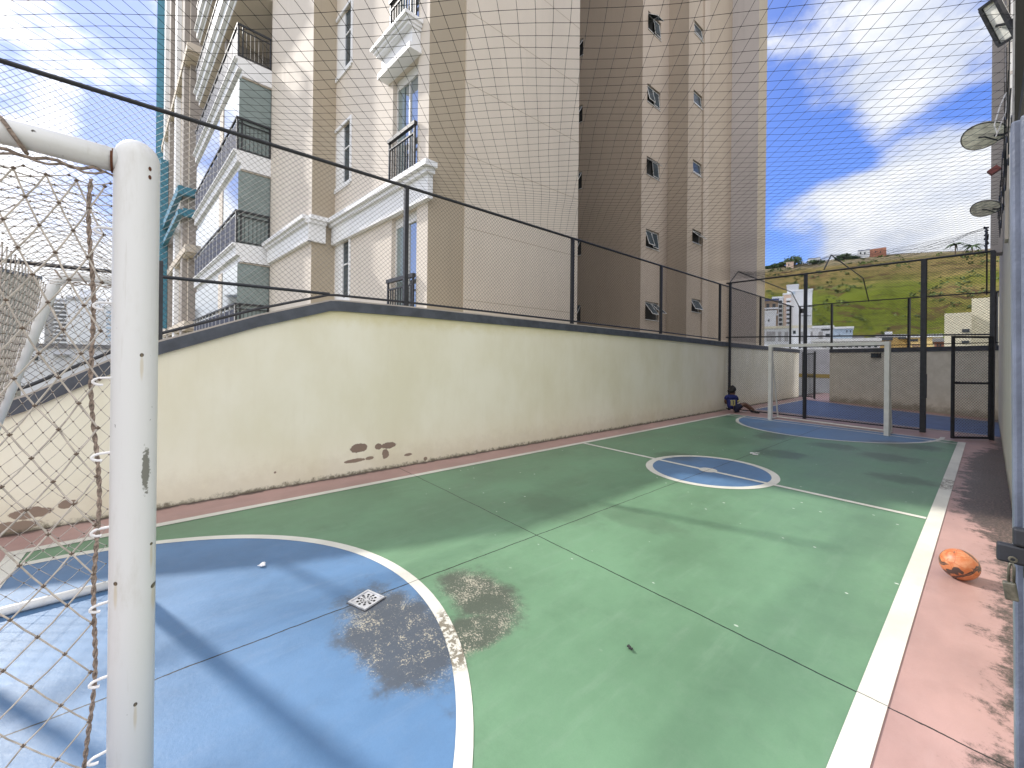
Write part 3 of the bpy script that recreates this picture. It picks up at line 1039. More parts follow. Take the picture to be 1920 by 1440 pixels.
for k in range(-1, NF - 1):
    z0 = 5.45 + FH * k if k >= 0 else 2.25
    zt = 7.96 + FH * k if k >= 0 else 4.79
    # french door: frame, glass panes, railing
    o = run_part('french_door', M['alu'], K0, UD, UN, (.42, .47, -.18, -.10, z0, zt), (1.44, 1.49, -.18, -.10, z0, zt), (.47, 1.44, -.18, -.10, zt - .22, zt), (.93, .97, -.175, -.11, z0, zt - .22))
    g_ = MB(); g_.run(K0, UD, UN, .47, 1.44, -.16, -.14, z0, zt - .221); g_ = g_.build('pane', M['skyglass']); g_.parent = o
    g_ = MB(); g_.run(K0, UD, UN, 1.18, 1.44, -.139, -.12, z0, zt - .221); g_ = g_.build('curtain', M['sideglass']); g_.parent = o
    b = MB()
    b.run(K0, UD, UN, .40, 1.55, .02, .10, z0 + 1.05, z0 + 1.13); b.run(K0, UD, UN, .42, 1.53, .04, .08, z0 + .88, z0 + .91); b.run(K0, UD, UN, .42, 1.53, .04, .08, z0 + .08, z0 + .11)
    b.run(K0, UD, UN, 1.49, 1.53, .04, .08, z0, z0 + 1.05); b.run(K0, UD, UN, .42, .46, .04, .08, z0, z0 + 1.05)
    for q in range(9):
        s = .52 + q * .11
        b.run(K0, UD, UN, s - .009, s + .009, .05, .07, z0 + .08, z0 + .90)
    b.build('railing', M['dark'], tw)
    if k >= 0:
        zc = z0 + FH - .01
        run_part('balcony_ledge', M['t_white'], K0, UD, UN, (.24, 1.80, .002, .42, zc - .07, zc), (.28, 1.74, .002, .36, zc - .14, zc - .071), (.31, 1.70, .002, .31, zc - .20, zc - .141),
                 (.34, 1.66, .002, .20, zt + .121, zc - .201), (.30, 1.72, .002, .28, zt, zt + .12))
    # narrow window with white reveal
    zb, zu = (6.40 + FH * k, 8.03 + FH * k) if k >= 0 else (3.20, 4.785)
    o = run_part('window', M['t_white'], K0, UD, UN, (3.69, 3.768, .002, .04, zb - .08, zu + .08), (3.77, 4.80, .002, .04, zb - .12, zb - .001), (3.77, 4.80, .002, .04, zu + .001, zu + .08),
                 (4.28, 4.81, -.33, -.02, zb, zu), (3.775, 3.80, -.09, -.03, zb, zu), (3.80, 4.279, -.08, -.03, zb + (zu - zb) * .60, zb + (zu - zb) * .60 + .04), (3.80, 4.279, -.09, -.02, zb, zb + .05))
    g_ = MB(); g_.run(K0, UD, UN, 3.80, 4.278, -.07, -.05, zb + .05, zu); g_ = g_.build('pane', M['win']); g_.parent = o

# big corner balconies
BZ = 5.37; BP_ = 3.10
for k in range(-1, 7):
    z = BZ + BP_ * k
    zn = z + BP_ - .63
    L = 9.4; D = 1.0
    bal = run_part('balcony', M['t_white'], OBAL, UD, UN, (0, L, -1.2, D, z - .40, z - .10), (-.0, L + .03, -1.2, D + .06, z - .099, z - .05), (0, L + .06, -1.2, D + .10, z - .049, z), (0, L, -1.2, D - .12, z - .60, z - .401))
    def sub(name, mt, *bx):
        q = MB()
        for t in bx: q.run(OBAL, UD, UN, *t)
        q = q.build(name, mt); q.parent = bal
        return q
    sub('back_wall', M['t_light'] if k < 2 else M['t_grey'], (0, L, -1.3, -1.201, z, zn + .02))
    sub('ceiling', M['t_beige'], (.01, L - .01, -1.19, D - .13, zn - .02, zn + .0))
    # railing with bars at the side, dark panels in front
    q = MB()
    q.run(OBAL, UD, UN, -.02, .03, .02, D + .02, z + 1.04, z + 1.10); q.run(OBAL, UD, UN, 0, .03, .05, D, z + .90, z + .93); q.run(OBAL, UD, UN, 0, .03, .05, D, z + .04, z + .07)
    for t in (.04, .86, D - .02): q.run(OBAL, UD, UN, 0, .04, t - .02, t + .02, z, z + 1.04)
    for t in range(6): q.run(OBAL, UD, UN, .008, .022, .15 + t * .12, .162 + t * .12, z + .05, z + .92)
    q.run(OBAL, UD, UN, -.02, L, D - .03, D + .03, z + 1.041, z + 1.101)
    q = q.build('railing', M['dark']); q.parent = bal
    q = MB()
    for t in range(11): q.run(OBAL, UD, UN, .06 + t * .82, .06 + t * .82 + .78, D - .012, D + .012, z + .05, z + .90)
    q = q.build('rail_panel', M['railpanel']); q.parent = bal
    for t in range(12):
        q = MB(); q.run(OBAL, UD, UN, .03 + t * .82, .05 + t * .82, D - .02, D + .02, z, z + 1.04)
        q = q.build('rail_upright', M['alu']); q.parent = bal
    if k < 2:
        sub('side_glass', M['sideglass'], (.05, .06, .0, D - .06, z + .01, zn - .03))
        q = MB(); q.run(OBAL, UD, UN, .07, 2.6, D - .07, D - .06, z + .01, zn - .03); q.run(OBAL, UD, UN, 3.3, L, D - .07, D - .06, z + .01, zn - .03)
        q = q.build('front_glass', M['skyglass']); q.parent = bal
        sub('pillar', M['t_light'], (2.62, 3.28, -1.1, D - .04, z, zn))
    else:
        sub('pillar', M['t_grey'], (3.2, 3.5, -1.1, D - .2, z, zn))


def awning(o, d, n, s0, s1, z0, z1, tilt, depth, two=True, wall=tw):
    """frame, dark pane and outward tilted sashes"""
    w = MB()
    t = .03
    w.run(o, d, n, s0, s0 + t, -depth, -depth + .04, z0, z1); w.run(o, d, n, s1 - t, s1, -depth, -depth + .04, z0, z1)
    w.run(o, d, n, s0 + t, s1 - t, -depth, -depth + .04, z1 - t, z1); w.run(o, d, n, s0 + t, s1 - t, -depth, -depth + .04, z0, z0 + t)
    w.run(o, d, n, s0 - .02, s1 + .02, -depth + .041, .03, z0 - .025, z0 - .001)
    wf = w.build('window', M['alu'], wall)
    g_ = MB(); g_.run(o, d, n, s0 + t, s1 - t, -depth + .005, -depth + .012, z0 + t, z1 - t); g_ = g_.build('pane', M['curtain']); g_.parent = wf
    mid = (s0 + s1) / 2
    parts = ((s0 + .04, mid - .02), (mid + .02, s1 - .04)) if two else ((s0 + .04, s1 - .04),)
    for i, (a, c) in enumerate(parts):
        tl = radians(tilt[i % len(tilt)])
        h = (z1 - z0 - .08) * .95
        ax = Vector((0, 0, -cos(tl))) + n * sin(tl)          # down along the sash
        top = o + d * ((a + c) / 2) + n * (-depth + .05); top.z = z1 - .05
        cen = top + ax * (h / 2)
        nn = d.cross(ax).normalized()
        q = MB()
        for s_ in (-1, 1):
            q.obox(cen + d * (s_ * ((c - a) / 2 - .012)), d, ax, .012, h / 2, .010)
            q.obox(cen + ax * (s_ * (h / 2 - .012)), d, ax, (c - a) / 2 - .024, .012, .010)
        q = q.build('sash', M['alu']); q.parent = wf
        q = MB(); q.obox(cen, d, ax, (c - a) / 2 - .025, h / 2 - .025, .003); q = q.build('sash_pane', M['win']); q.parent = wf


tl_main = [(38, 48), (18, 8), (52, 6), (14, 6), (50, 8), (12, 30), (20, 5), (8, 8)]
tl_small = [(28,), (46,), (6,), (5,), (10,), (20,), (6,), (9,)]
for k, (a_, c_, e_, f_) in enumerate(wmain): awning(X1, YD, XN, a_, c_, e_, f_, tl_main[k], .12)
for k, (a_, c_, e_, f_) in enumerate(wsmall): awning(X2, YD, XN, a_, c_, e_, f_, tl_small[k], .12, False)
RD = Vector((-1, -.08, 0)).normalized(); RN = Vector((.08, -1, 0)).normalized()
for k, (a_, c_, e_, f_) in enumerate(wside): awning(X1, RD, RN, a_, c_, e_, f_, (34,), .10, False)

# ------------------------------------------------------------------ second apartment block behind, with the teal frame
EC = at(352, 600, 27.5); EC.z = 0
ew = empty('apartment_block', (EC.x, EC.y, -14), 'grey and white apartment block with cream canopies and a teal frame beyond the balconies', 'building')
EL = 14.0
b = MB(); facade(b, EC, UD, UN, 0, EL, -14, 30); b.build('front_wall', M['t_beige'], ew)
b = MB(); facade(b, EC - UN * 5, UN, -UD, 0, 5, -14, 30); b.build('end_wall', M['t_grey'], ew)
b = MB(); b.run(EC, UD, UN, .05, EL, -8, -.05, -14, 29.9); b.build('hidden_core', M['curtain'], ew)  # unseen solid core, added behind the facade like the tower's
for k in range(4):
    s = .4 + k * 3.6
    run_part('pier', M['t_white'] if k % 2 else M['t_grey'], EC, UD, UN, (s, s + .9, .002, .22, -14, 29 - k * .1), parent=ew)
for f in range(-1, 8):
    z = 2.6 + f * 3.13
    for k in range(4):
        s = 1.9 + k * 3.6
        run_part('window', M['win'], EC, UD, UN, (s, s + 1.3, .002, .04, z, z + 1.5), parent=ew)
for z, L in ((3.0, 13.5), (6.9, 13.5), (17.2, 13.5)):
    run_part('canopy', M['t_beige'], EC, UD, UN, (-1.1, L, -3.6, .26, z, z + .38), (-.9, L, -3.4, .20, z - .10, z - .001), parent=ew)
run_part('teal_frame', M['teal'], EC, UD, UN, (-.3, 13.8, .27, .50, 10.0, 10.45), (-.35, -.05, -3.8, .265, 10.0, 10.4), (-.32, -.06, -3.8, .265, 8.9, 9.3), (-.31, 13.8, .28, .49, 8.9, 9.2), (8.0, 8.5, .24, .64, 3.4, 14.6), (11.5, 12, .24, .65, 3.4, 14.6), parent=ew)
tt = empty('teal_tower', at(296, 600, 62) * 1.0, 'very tall slim teal faced tower rising behind the grey apartment block', 'building')
p0, p1 = at(288, 640, 62), at(330, 640, 62)
dd = (p1 - p0); dd.z = 0; Lw = dd.length; dd.normalize(); nn = Vector((dd.y, -dd.x, 0))
p0.z = 0
b = MB(); b.run(p0, dd, nn, 0, Lw * .36, -6, 0, -14, 62); b.build('teal_wall', M['teal'], tt)
b = MB(); b.run(p0, dd, nn, Lw * .361, Lw * .50, -6, .3, -14, 60); b.build('white_edge', M['t_light'], tt)
b = MB(); b.run(p0, dd, nn, Lw * .501, Lw, -6, -.2, -14, 58); b.build('brown_wall', M['t_grey'], tt)

# ------------------------------------------------------------------ right side
rw = empty('side_building_wall', (.4, 8, 0), 'tall cream wall along the pink strip on the right of the court', 'wall')


def rwall(N, b, p):
    x, y, z = N.sep(p)
    nz = N.noise(p, 5.0, 8, .7)
    st = N.noise(N.scale(p, (1, 4, .3)), 2.0, 6, .65)
    c = N.mix(N.step(st, .4, .8), (.82, .79, .68), (.68, .63, .50))
    c = N.mix(N.step(z, 2.4, 4.0), c, (.66, .65, .64))
    fl = N.step(N.add(z, N.mul(N.sub(nz, .5), .5)), .0, .20, 1.0, 0.0)
    return N.mix(N.mul(fl, .7), c, (.14, .12, .08))


M['rwall'] = mat('streaked_cream_paint', build=rwall, rough=.8, spec=.2, bump=.3)  # streaked cream paint, greyer higher up
b = MB(); b.box(XR, .9, 2.6, 18.0, 0, 16); b.build('wall', M['rwall'], rw)
b = MB(); b.box(.0, XR - .003, 13.3, 13.75, 3.95, 16); b.build('pilaster', M['t_lilac'], rw)
b = MB(); b.box(.0, XR - .003, 10.0, 13.2, 5.6, 16); 
b = MB(); b.box(.135, XR - .002, 9.2, 9.5, 3.4, 12); b.build('pier', M['t_beige'], rw)
dp = empty('drain_pipe', (.135, 6.2, 3.0), 'white vertical drain pipe fixed high on the right wall', 'pipe')
b = MB(); b.tube([(.135, 6.2, 3.3), (.135, 6.2, 9)], .022, 10); b.build('pipe', M['plastic'], dp, smooth=True)
b = MB()
for z in (3.6, 4.4, 5.2, 6.0): b.tube([(.135, 6.2, z), (.135, 6.2, z + .03)], .026, 10)
b.build('clip', M['t_grey'], dp)
b = MB()
random.seed(3)
for q in range(3):
    pts = []
    for t in range(26):
        y = 5.6 + t * .30
        pts.append((.12 - q * .012, y, 3.75 + q * .16 + .12 * sin(t * 1.3 + q) + .05 * sin(t * 3.1) + t * .02))
    b.tube(pts, .006, 5)
for q in range(4):
    y0 = 6.4 + q * 1.1
    b.tube([(.13, y0 + .05 * sin(t + q), 5.9 - t * .16 + .03 * sin(t * 2)) for t in range(13)], .005, 5)
o = b.build('lamp_cables', M['dark']); tag(o, 'loose dark cables strung between the floodlights on the right wall', 'cables')
b = MB(); b.tube([(.10, 6.8, 4.5), (.06, 6.75, 4.36), (.02, 6.7, 4.15), (.04, 6.7, 4.05)], .006, 6); b.tube([(.11, 6.8, 4.5), (.10, 6.8, 4.3), (.03, 6.7, 4.02)], .005, 6)
o = b.build('cable_end', M['plastic']); tag(o, 'loose white cable ends hanging beside the white pipe', 'cable')


def floodlight(y, z, w, kind, label):
    f = empty('floodlight', (.12, y, z), label, 'floodlight', 'floodlights on the right wall')
    b = MB(); b.tube([(.165, y, z - .02), (.09, y, z - .05), (.02, y, z - .03)], .012, 6); b.build('bracket', M['dark'], f)
    if kind == 'dish':
        ax = Vector((.12, .72, .68)).normalized(); e1 = Vector((1, -.35, -.1)); e1 = (e1 - ax * e1.dot(ax)).normalized(); e2 = ax.cross(e1)
        c = Vector((-.085, y, z)); rings, seg = 7, 24
        b = MB()
        for i in range(rings + 1):
            t = i / rings * pi / 2
            for j in range(seg):
                an = 2 * pi * j / seg
                b.v.append(tuple(c + (e1 * (cos(an) * (1.0 + .12 * cos(an))) + e2 * (sin(an) * .86)) * (cos(t) * w / 2) + ax * (sin(t) * .12)))
        for i in range(rings):
            for j in range(seg):
                j2 = (j + 1) % seg
                b.f.append((i * seg + j, i * seg + j2, (i + 1) * seg + j2, (i + 1) * seg + j)); b.mi.append(0)
        b.build('housing', M['lampwhite'], f, smooth=True)
        b = MB()
        b.quad(*[c - ax * .003 + (e1 * (cos(an) * (1.0 + .12 * cos(an))) + e2 * (sin(an) * .86)) * (w * .46) for an in [2 * pi * j / 24 for j in range(24)]])
        b.build('lens', M['lensold'], f)
        b = MB(); b.tube([c - ax * .02 - e1 * .01, c - ax * .05 + e1 * .04, Vector((.05, y, z - .10)), Vector((.12, y, z - .08))], .009, 6); b.build('arm', M['dark'], f)
    else:
        nn = Vector((-.50, -.62, -.45)).normalized(); e = Vector((.78, -.62, 0)); e = (e - nn * e.dot(nn)).normalized(); d = nn.cross(e)
        if d.z < 0: d = -d
        c = Vector((.035, y, z))
        b = MB(); b.obox(c - nn * .03, d, e, .19, .055, .03); b.build('housing', M['lampwhite'], f, bevel=.01)
        b = MB()
        for s_ in (-1, 1):
            b.obox(c + d * (s_ * .20), d, e, .012, .067, .022); b.obox(c + e * (s_ * .06), d, e, .188, .012, .022)
        b.build('frame', M['dark'], f)


M['lampwhite'] = mat('weathered_lamp_white', (.78, .77, .72), .5, var=.25, vs=9)
M['lensold'] = mat('yellowed_lens', (.80, .73, .62), .35, var=.3, vs=12)
floodlight(7.5, 4.36, .38, 'dish', 'round white floodlight on the right wall, the middle of three')
floodlight(11.2, 4.40, .38, 'dish', 'lowest and farthest of three floodlights on the right wall')
floodlight(6.0, 4.86, .36, 'box', 'square black framed floodlight highest on the right wall')
b = MB(); b.obox((.03, 9.8, 4.62), Vector((-.7, 0, -.5)), (0, 1, 0), .06, .05, .04); o = b.build('junction_box', mat('red_plastic', (.25, .06, .05), .5)); tag(o, 'small reddish junction box between two floodlights on the right wall', 'junction box')

sf = empty('mesh_panel', (.12, 5.2, 3.3), 'rusty chain link panel high at the right edge above the gate', 'fence panel')
b = MB(); b.tube([(.13, 3.0, 3.25), (.13, 5.6, 3.25)], .015, 6); b.tube([(.13, 5.6, 3.25), (.13, 5.6, 7.0)], .015, 6); b.build('frame', M['dark'], sf)
chain('mesh', sf, (.13, 3.0, 0), (0, 1, 0), 2.6, lambda s: 3.25, lambda s: 6.5, .05, .0022)

ng = empty('gate_post', (.06, 1.2, 0), 'blue grey steel gate post very close at the right edge with a black bolt', 'gate post')
b = MB()
b.obox((.072 + .006, 1.20, 1.02), (1, 0, .010), (0, 1, 0), .045, .04, 1.02)
b.obox((.067 + .006, 1.155, 1.02), (1, 0, .010), (0, 1, 0), .03, .012, 1.02)
b.build('post', M['steelblue'], ng, bevel=.004)
b = MB(); b.box(.010, .10, 1.128, 1.142, 1.250, 1.283); b.box(.028, .10, 1.125, 1.141, 1.2835, 1.315); b.box(.040, .10, 1.124, 1.142, 1.228, 1.2495); b.build('bolt', M['dark'], ng, bevel=.004)
b = MB(); b.tube([(.0285 + .0042 * cos(t), 1.123, 1.260 + .004 * sin(t)) for t in [k * 2 * pi / 12 for k in range(13)]], .0016, 5); b.build('bolt_eye', M['brass'], ng)
pl = empty('padlock', (.027, 1.118, 1.21), 'small tarnished padlock hanging from the black bolt of the gate post', 'padlock')
b = MB(); b.tube([(.0240, 1.118, 1.222), (.0240, 1.118, 1.244), (.0255, 1.118, 1.254), (.0280, 1.118, 1.255), (.0298, 1.118, 1.248), (.0298, 1.118, 1.222)], .0018, 8); b.build('shackle', M['brass'], pl, smooth=True)
b = MB(); b.obox((.0262, 1.117, 1.207), (1, 0, .12), (0, 1, 0), .0078, .006, .0150); b.build('body', M['brass'], pl, bevel=.002)

# ------------------------------------------------------------------ ball
def ballpaint(N, b, p):
    q = N.obj()
    v = N.n('ShaderNodeTexVoronoi', feature='DISTANCE_TO_EDGE'); v.inputs['Scale'].default_value = 13.0
    N.put(v.inputs['Vector'], q)
    nz = N.noise(q, 22.0, 5, .65)
    c = N.mix(N.step(nz, .35, .7), (.46, .135, .045), (.53, .23, .115))
    c = N.mix(N.mul(N.step(v.outputs[0], .008, .026, 1.0, 0.0), .75), c, (.36, .09, .03))
    edge = N.mul(N.sub(nz, .5), .12)
    wv = N.mul(N.sub(N.noise(q, 9.0, 2, .5), .5), .9)
    k = None
    for ax, cc, g0 in (((.7, .3, .6), .30, .50), ((-.5, .8, .2), -.35, .47), ((.1, -.6, .8), .25, .50), ((.9, -.2, -.4), -.15, .50)):
        o_ = N.n('ShaderNodeVectorMath', operation='DOT_PRODUCT'); N.put(o_.inputs[0], q); o_.inputs[1].default_value = Vector(ax).normalized() / .107
        v_ = N.m('ABSOLUTE', N.add(N.sub(N.add(o_.outputs['Value'], wv), cc), N.mul(edge, .5)))
        kk = N.mul(N.step(v_, .105, .135, 1.0, 0.0), N.step(v_, .008, .020, .45, 1.0))
        kk = N.mul(kk, N.step(N.noise(N.scale(q, ax), 14.0, 1, .5), g0 - .11, g0 - .07))
        k = kk if k is None else N.m('MAXIMUM', k, kk)
    sp = N.step(N.add(N.noise(q, 15.0, 1, .5), N.mul(edge, .4)), .62, .65)
    k = N.m('MAXIMUM', k, sp)
    return N.mix(N.mul(k, .93), c, (.035, .030, .032))


M['ball'] = mat('worn_orange_ball', build=ballpaint, rough=.45, spec=.5)
bm = bmesh.new(); bmesh.ops.create_icosphere(bm, subdivisions=5, radius=.107)
me = bpy.data.meshes.new('ball'); bm.to_mesh(me); bm.free()
for f in me.polygons: f.use_smooth = True
me.materials.append(M['ball'])
o = bpy.data.objects.new('ball', me); COL.objects.link(o); o.location = (-.135, 4.50, .107); o.rotation_euler = (.4, 1.0, 2.0)
tag(o, 'scuffed orange ball with black markings lying on the pink strip', 'ball')
for nm, (x, y), lab, sc_ in (('plastic_scrap', (-2.58, 7.66), 'small white scrap of plastic on the shaded green floor past the centre circle', 1.0),
                        ('leaf_scrap', (-1.27, 1.95), 'tiny dark leaf lying on the green floor', .2), ('leaf_scrap', (-3.55, .55), 'tiny pale scrap on the blue floor beside the goal', .4)):
    b = MB()
    random.seed(int(x * 100))
    for k in range(5):
        cx, cy = x + random.uniform(-.05, .05) * sc_, y + random.uniform(-.03, .03) * sc_
        b.obox((cx, cy, .016 + .004 * k * sc_), (1, random.uniform(-1, 1), random.uniform(-.2, .2)), (random.uniform(-.4, .4), 1, 0), .045 * sc_, .022 * sc_, .003)
    o = b.build(nm, M['plastic'] if 'white' in lab or 'pale' in lab else M['curtain']); tag(o, lab, 'litter')

# ------------------------------------------------------------------ the boy
def skin(name, chains, material, parent, sub=2, root=0):
    """chains: list of [(point, radius), ...]; first point may repeat an earlier one to join"""
    vs, es, rs = [], [], []
    key = {}
    for c in chains:
        last = None
        for p, r in c:
            kk = tuple(round(x, 4) for x in p)
            if kk not in key:
                key[kk] = len(vs); vs.append(p); rs.append(r if isinstance(r, tuple) else (r, r))
            i = key[kk]
            if last is not None and i != last: es.append((last, i))
            last = i
    me = bpy.data.meshes.new(name); me.from_pydata(vs, es, []); me.materials.append(material)
    o = bpy.data.objects.new(name, me); COL.objects.link(o)
    sk = o.modifiers.new('skin', 'SKIN'); sk.use_smooth_shade = True
    if not me.skin_vertices: me.attributes
    for i, r in enumerate(rs):
        me.skin_vertices[0].data[i].radius = r
        me.skin_vertices[0].data[i].use_root = (i == root)
    ss = o.modifiers.new('subdivision', 'SUBSURF'); ss.levels = sub; ss.render_levels = sub
    if parent:
        o.parent = parent
        if parent.type == 'EMPTY': o.matrix_parent_inverse = Matrix.Translation(-parent.location)
    return o


HO = Vector((-5.20, 13.50, 0))
er = Vector((.645, .764, 0)); ef = Vector((-.764, .645, 0)); ll = Vector((.90, .42, 0)).normalized()
lp = Vector((-.42, .90, 0))


def B(r, f, z): return tuple(HO + er * r + ef * f + Vector((0, 0, z)))
def Lg(l, p, z): return tuple(HO + ll * l + lp * p + Vector((0, 0, z)))


M['skin'] = mat('brown_skin', (.115, .062, .043), .6, var=.03)
M['shirt'] = mat('blue_football_shirt', (.008, .016, .12), .75, var=.15, vs=14)
M['shorts'] = mat('navy_shorts', (.006, .008, .030), .8)
M['hair'] = mat('black_hair', (.010, .008, .007), .7, bump=.6, bs=200)
M['shoe'] = mat('black_shoe', (.012, .012, .013), .6)
M['yellow'] = mat('pale_yellow_print', (.62, .56, .20), .7)
kid = empty('person', tuple(HO), 'boy in a blue shirt with number 10 sitting on the floor against the far fence', 'person')
body = [
    [(B(0, 0, .13), (.13, .11)), (B(0, .02, .28), (.105, .085)), (B(-.005, .03, .42), (.12, .085)), (B(-.005, .04, .50), (.085, .06)), (B(.005, .045, .555), .050), (B(.015, .05, .61), (.072, .078)),
     (B(.02, .05, .69), (.100, .104)), (B(.015, .05, .755), (.075, .078))],
    [(B(.02, .05, .69), .100), (B(.128, .055, .665), .018)],
    [(B(.015, .05, .61), .072), (B(.095, .055, .605), .026)],
    [(B(-.005, .04, .50), .085), (B(.14, .05, .475), .052), (B(.225, .08, .345), .038), (B(.23, .16, .30), .034), (B(.26, .24, .31), .026), (B(.275, .275, .315), (.030, .016))],
    [(B(-.005, .04, .50), .085), (B(-.15, .06, .475), .052), (B(-.17, .10, .32), .038), (B(-.08, .20, .25), .030), (B(-.03, .25, .24), (.028, .015))],
    [(B(0, 0, .13), .13), (Lg(.10, -.06, .12), .085), (Lg(.34, -.02, .30), .055), (Lg(.48, .0, .19), .046), (Lg(.60, .01, .09), .032)],
    [(B(0, 0, .13), .13), (Lg(.08, .08, .12), .085), (Lg(.30, .16, .27), .054), (Lg(.42, .17, .17), .044), (Lg(.52, .16, .08), .032)],
]
for hx, hf, hz, s_ in ((.275, .275, .315, 1), (-.03, .25, .24, 1)):
    for k, (dr_, dz_, ln) in enumerate(((.028, .014, .050), (.012, .020, .062), (-.002, .018, .064), (-.016, .012, .058))):
        body.append([(B(hx, hf, hz), .028), (B(hx + dr_ * .7, hf + ln * .5, hz + dz_), .009), (B(hx + dr_ * .8, hf + ln * .95, hz + dz_ - .02), .008)])
    body.append([(B(hx, hf, hz), .028), (B(hx - .03, hf + .01, hz + .022), .010), (B(hx - .036, hf + .035, hz + .026), .008)])
skin('body', body, M['skin'], kid)
skin('shirt', [[(B(0, -.01, .10), (.175, .130)), (B(0, .015, .26), (.160, .115)), (B(-.005, .025, .42), (.175, .115)), (B(-.005, .04, .50), (.09, .07)), (B(0, .045, .545), (.052, .052))],
               [(B(-.005, .04, .50), .09), (B(.14, .05, .48), (.068, .064)), (B(.205, .072, .375), (.062, .058))],
               [(B(-.005, .04, .50), .09), (B(-.15, .06, .48), (.068, .064)), (B(-.185, .085, .375), (.062, .058))]], M['shirt'], kid)
skin('shorts', [[(B(0, 0, .115), (.165, .11)), (Lg(.10, -.06, .125), .10), (Lg(.27, -.035, .25), .075)], [(B(0, 0, .115), .165), (Lg(.08, .08, .125), .10), (Lg(.24, .13, .225), .075)]], M['shorts'], kid)
skin('shoe', [[(Lg(.585, .01, .075), .042), (Lg(.62, .01, .045), .043), (Lg(.70, .0, .038), .036), (Lg(.745, -.005, .032), .027)]], M['shoe'], kid)
skin('shoe', [[(Lg(.505, .16, .075), .040), (Lg(.54, .16, .045), .042), (Lg(.62, .155, .038), .036), (Lg(.665, .15, .032), .027)]], M['shoe'], kid)
skin('hair', [[(B(-.035, .025, .600), (.085, .085)), (B(-.030, .030, .670), (.135, .130)), (B(-.018, .040, .750), (.130, .130)), (B(.055, .045, .785), (.075, .080))],
              [(B(-.018, .040, .750), .130), (B(.112, .05, .760), .040)]], M['hair'], kid)
bd = MB()                                              # the print on the back
NB = Vector(B(-.045, -.118, .31)); up = Vector((0, -.0, 1)); 
for (x0, x1, z0, z1) in ((-.062, -.046, -.085, .085), (-.075, -.0625, .055, .075), (-.012, .002, -.088, .085), (.046, .060, -.088, .085), (.0025, .0455, .068, .085), (.0025, .0455, -.088, -.072)):
    c = NB + er * ((x0 + x1) / 2) + Vector((0, 0, (z0 + z1) / 2))
    bd.obox(c, er, ef, (x1 - x0) / 2, .012, (z1 - z0) / 2)
bd.build('shirt_number', M['yellow'], kid)
bd = MB()
a_ = Vector(B(.205, .072, .375)); c_ = Vector(B(.215, .077, .352))
bd.tube([a_, c_], .062, 12); bd.build('sleeve_cuff', M['yellow'], kid)

# ------------------------------------------------------------------ hill and town
import bisect
RT = [(-75, .05), (-50, .10), (-40, .14), (-28, .185), (-17.6, .197), (-13, .198), (-9.6, .201), (-4, .192), (0.2, .184), (8, .175), (25, .15), (50, .10)]


def interp(tb, x):
    if x <= tb[0][0]: return tb[0][1]
    for (a0, b0), (a1, b1) in zip(tb, tb[1:]):
        if x <= a1: return b0 + (b1 - b0) * (x - a0) / (a1 - a0)
    return tb[-1][1]


D0, D1 = 135.0, 300.0


def hillp(be, t):
    a = radians(be)
    zr = 1.6 + D1 * interp(RT, be)
    D = D0 + (D1 - D0) * t
    if t <= 1:
        z = -14 + (zr + 14) * (t ** .92)
        x, y = sin(a) * D, cos(a) * D
        q = mnoise.fractal(Vector((x * .03, y * .03, 1.7)), 1.0, 2.0, 5)
        q2 = abs(mnoise.noise(Vector((be * .35, t * 1.2, 5))))
        z += (q * 3.2 - q2 * 4.5) * sin(pi * min(t, 1)) * 1.1
        # terrace steps
        z += .8 * sin(t * 26 + be * .12 + q) * sin(pi * min(t, 1))
    else:
        z = zr - (t - 1) * 30; x, y = sin(a) * D, cos(a) * D
    return (x, y, z)


hb = MB()
BE = [-75 + .5 * i for i in range(0, 251)]; TT = [i / 60 for i in range(61)] + [1.05, 1.3, 2.0]
for t in TT:
    for be in BE: hb.v.append(hillp(be, t))
nb_ = len(BE)
for i in range(len(TT) - 1):
    for j in range(nb_ - 1):
        hb.f.append((i * nb_ + j, i * nb_ + j + 1, (i + 1) * nb_ + j + 1, (i + 1) * nb_ + j)); hb.mi.append(0)


def hillcol(N, b, p):
    x, y, z = N.sep(p)
    n1 = N.noise(p, .022, 7, .6, .4)
    n2 = N.noise(p, .22, 7, .72)
    n3 = N.noise(N.scale(p, (1, 1, 2.2)), .055, 6, .65, .8)
    c = N.mix(N.step(n1, .42, .58), (.135, .165, .022), (.205, .185, .050))
    top = N.step(N.add(z, N.mul(N.sub(n1, .5), 40.0)), 28.0, 44.0)
    c = N.mix(N.mul(top, .85), c, (.27, .20, .085))
    c = N.mix(N.step(n2, .45, .75), c, (.075, .095, .018))
    br = N.mul(N.step(n3, .53, .60), N.step(n2, .35, .55))
    c = N.mix(N.mul(br, .85), c, (.105, .062, .038))
    tr_ = N.noise(N.scale(p, (.25, .25, 3.2)), .16, 5, .7, .6)
    c = N.mix(N.mul(N.step(tr_, .54, .66), .55), c, (.060, .065, .022))
    c = N.mix(N.mul(N.step(N.noise(p, .9, 4, .7), .5, .68), .35), c, (.05, .07, .015))
    rim = N.step(z, 53.0, 57.5)
    return N.mix(N.mul(rim, .4), c, (.30, .28, .24))


M['hill'] = mat('grassy_hill', build=hillcol, rough=.95, spec=.05, bump=0)
nt = M['hill'].node_tree; N = NT(nt); bp = N.n('ShaderNodeBump'); bp.inputs['Strength'].default_value = .9; bp.inputs['Distance'].default_value = 3.2
N.put(bp.inputs['Height'], N.noise(N.pos(), .35, 7, .75)); N.put(nt.nodes['Principled BSDF'].inputs['Normal'], bp.outputs[0])
struct(hb.build('hill', M['hill'], smooth=True))

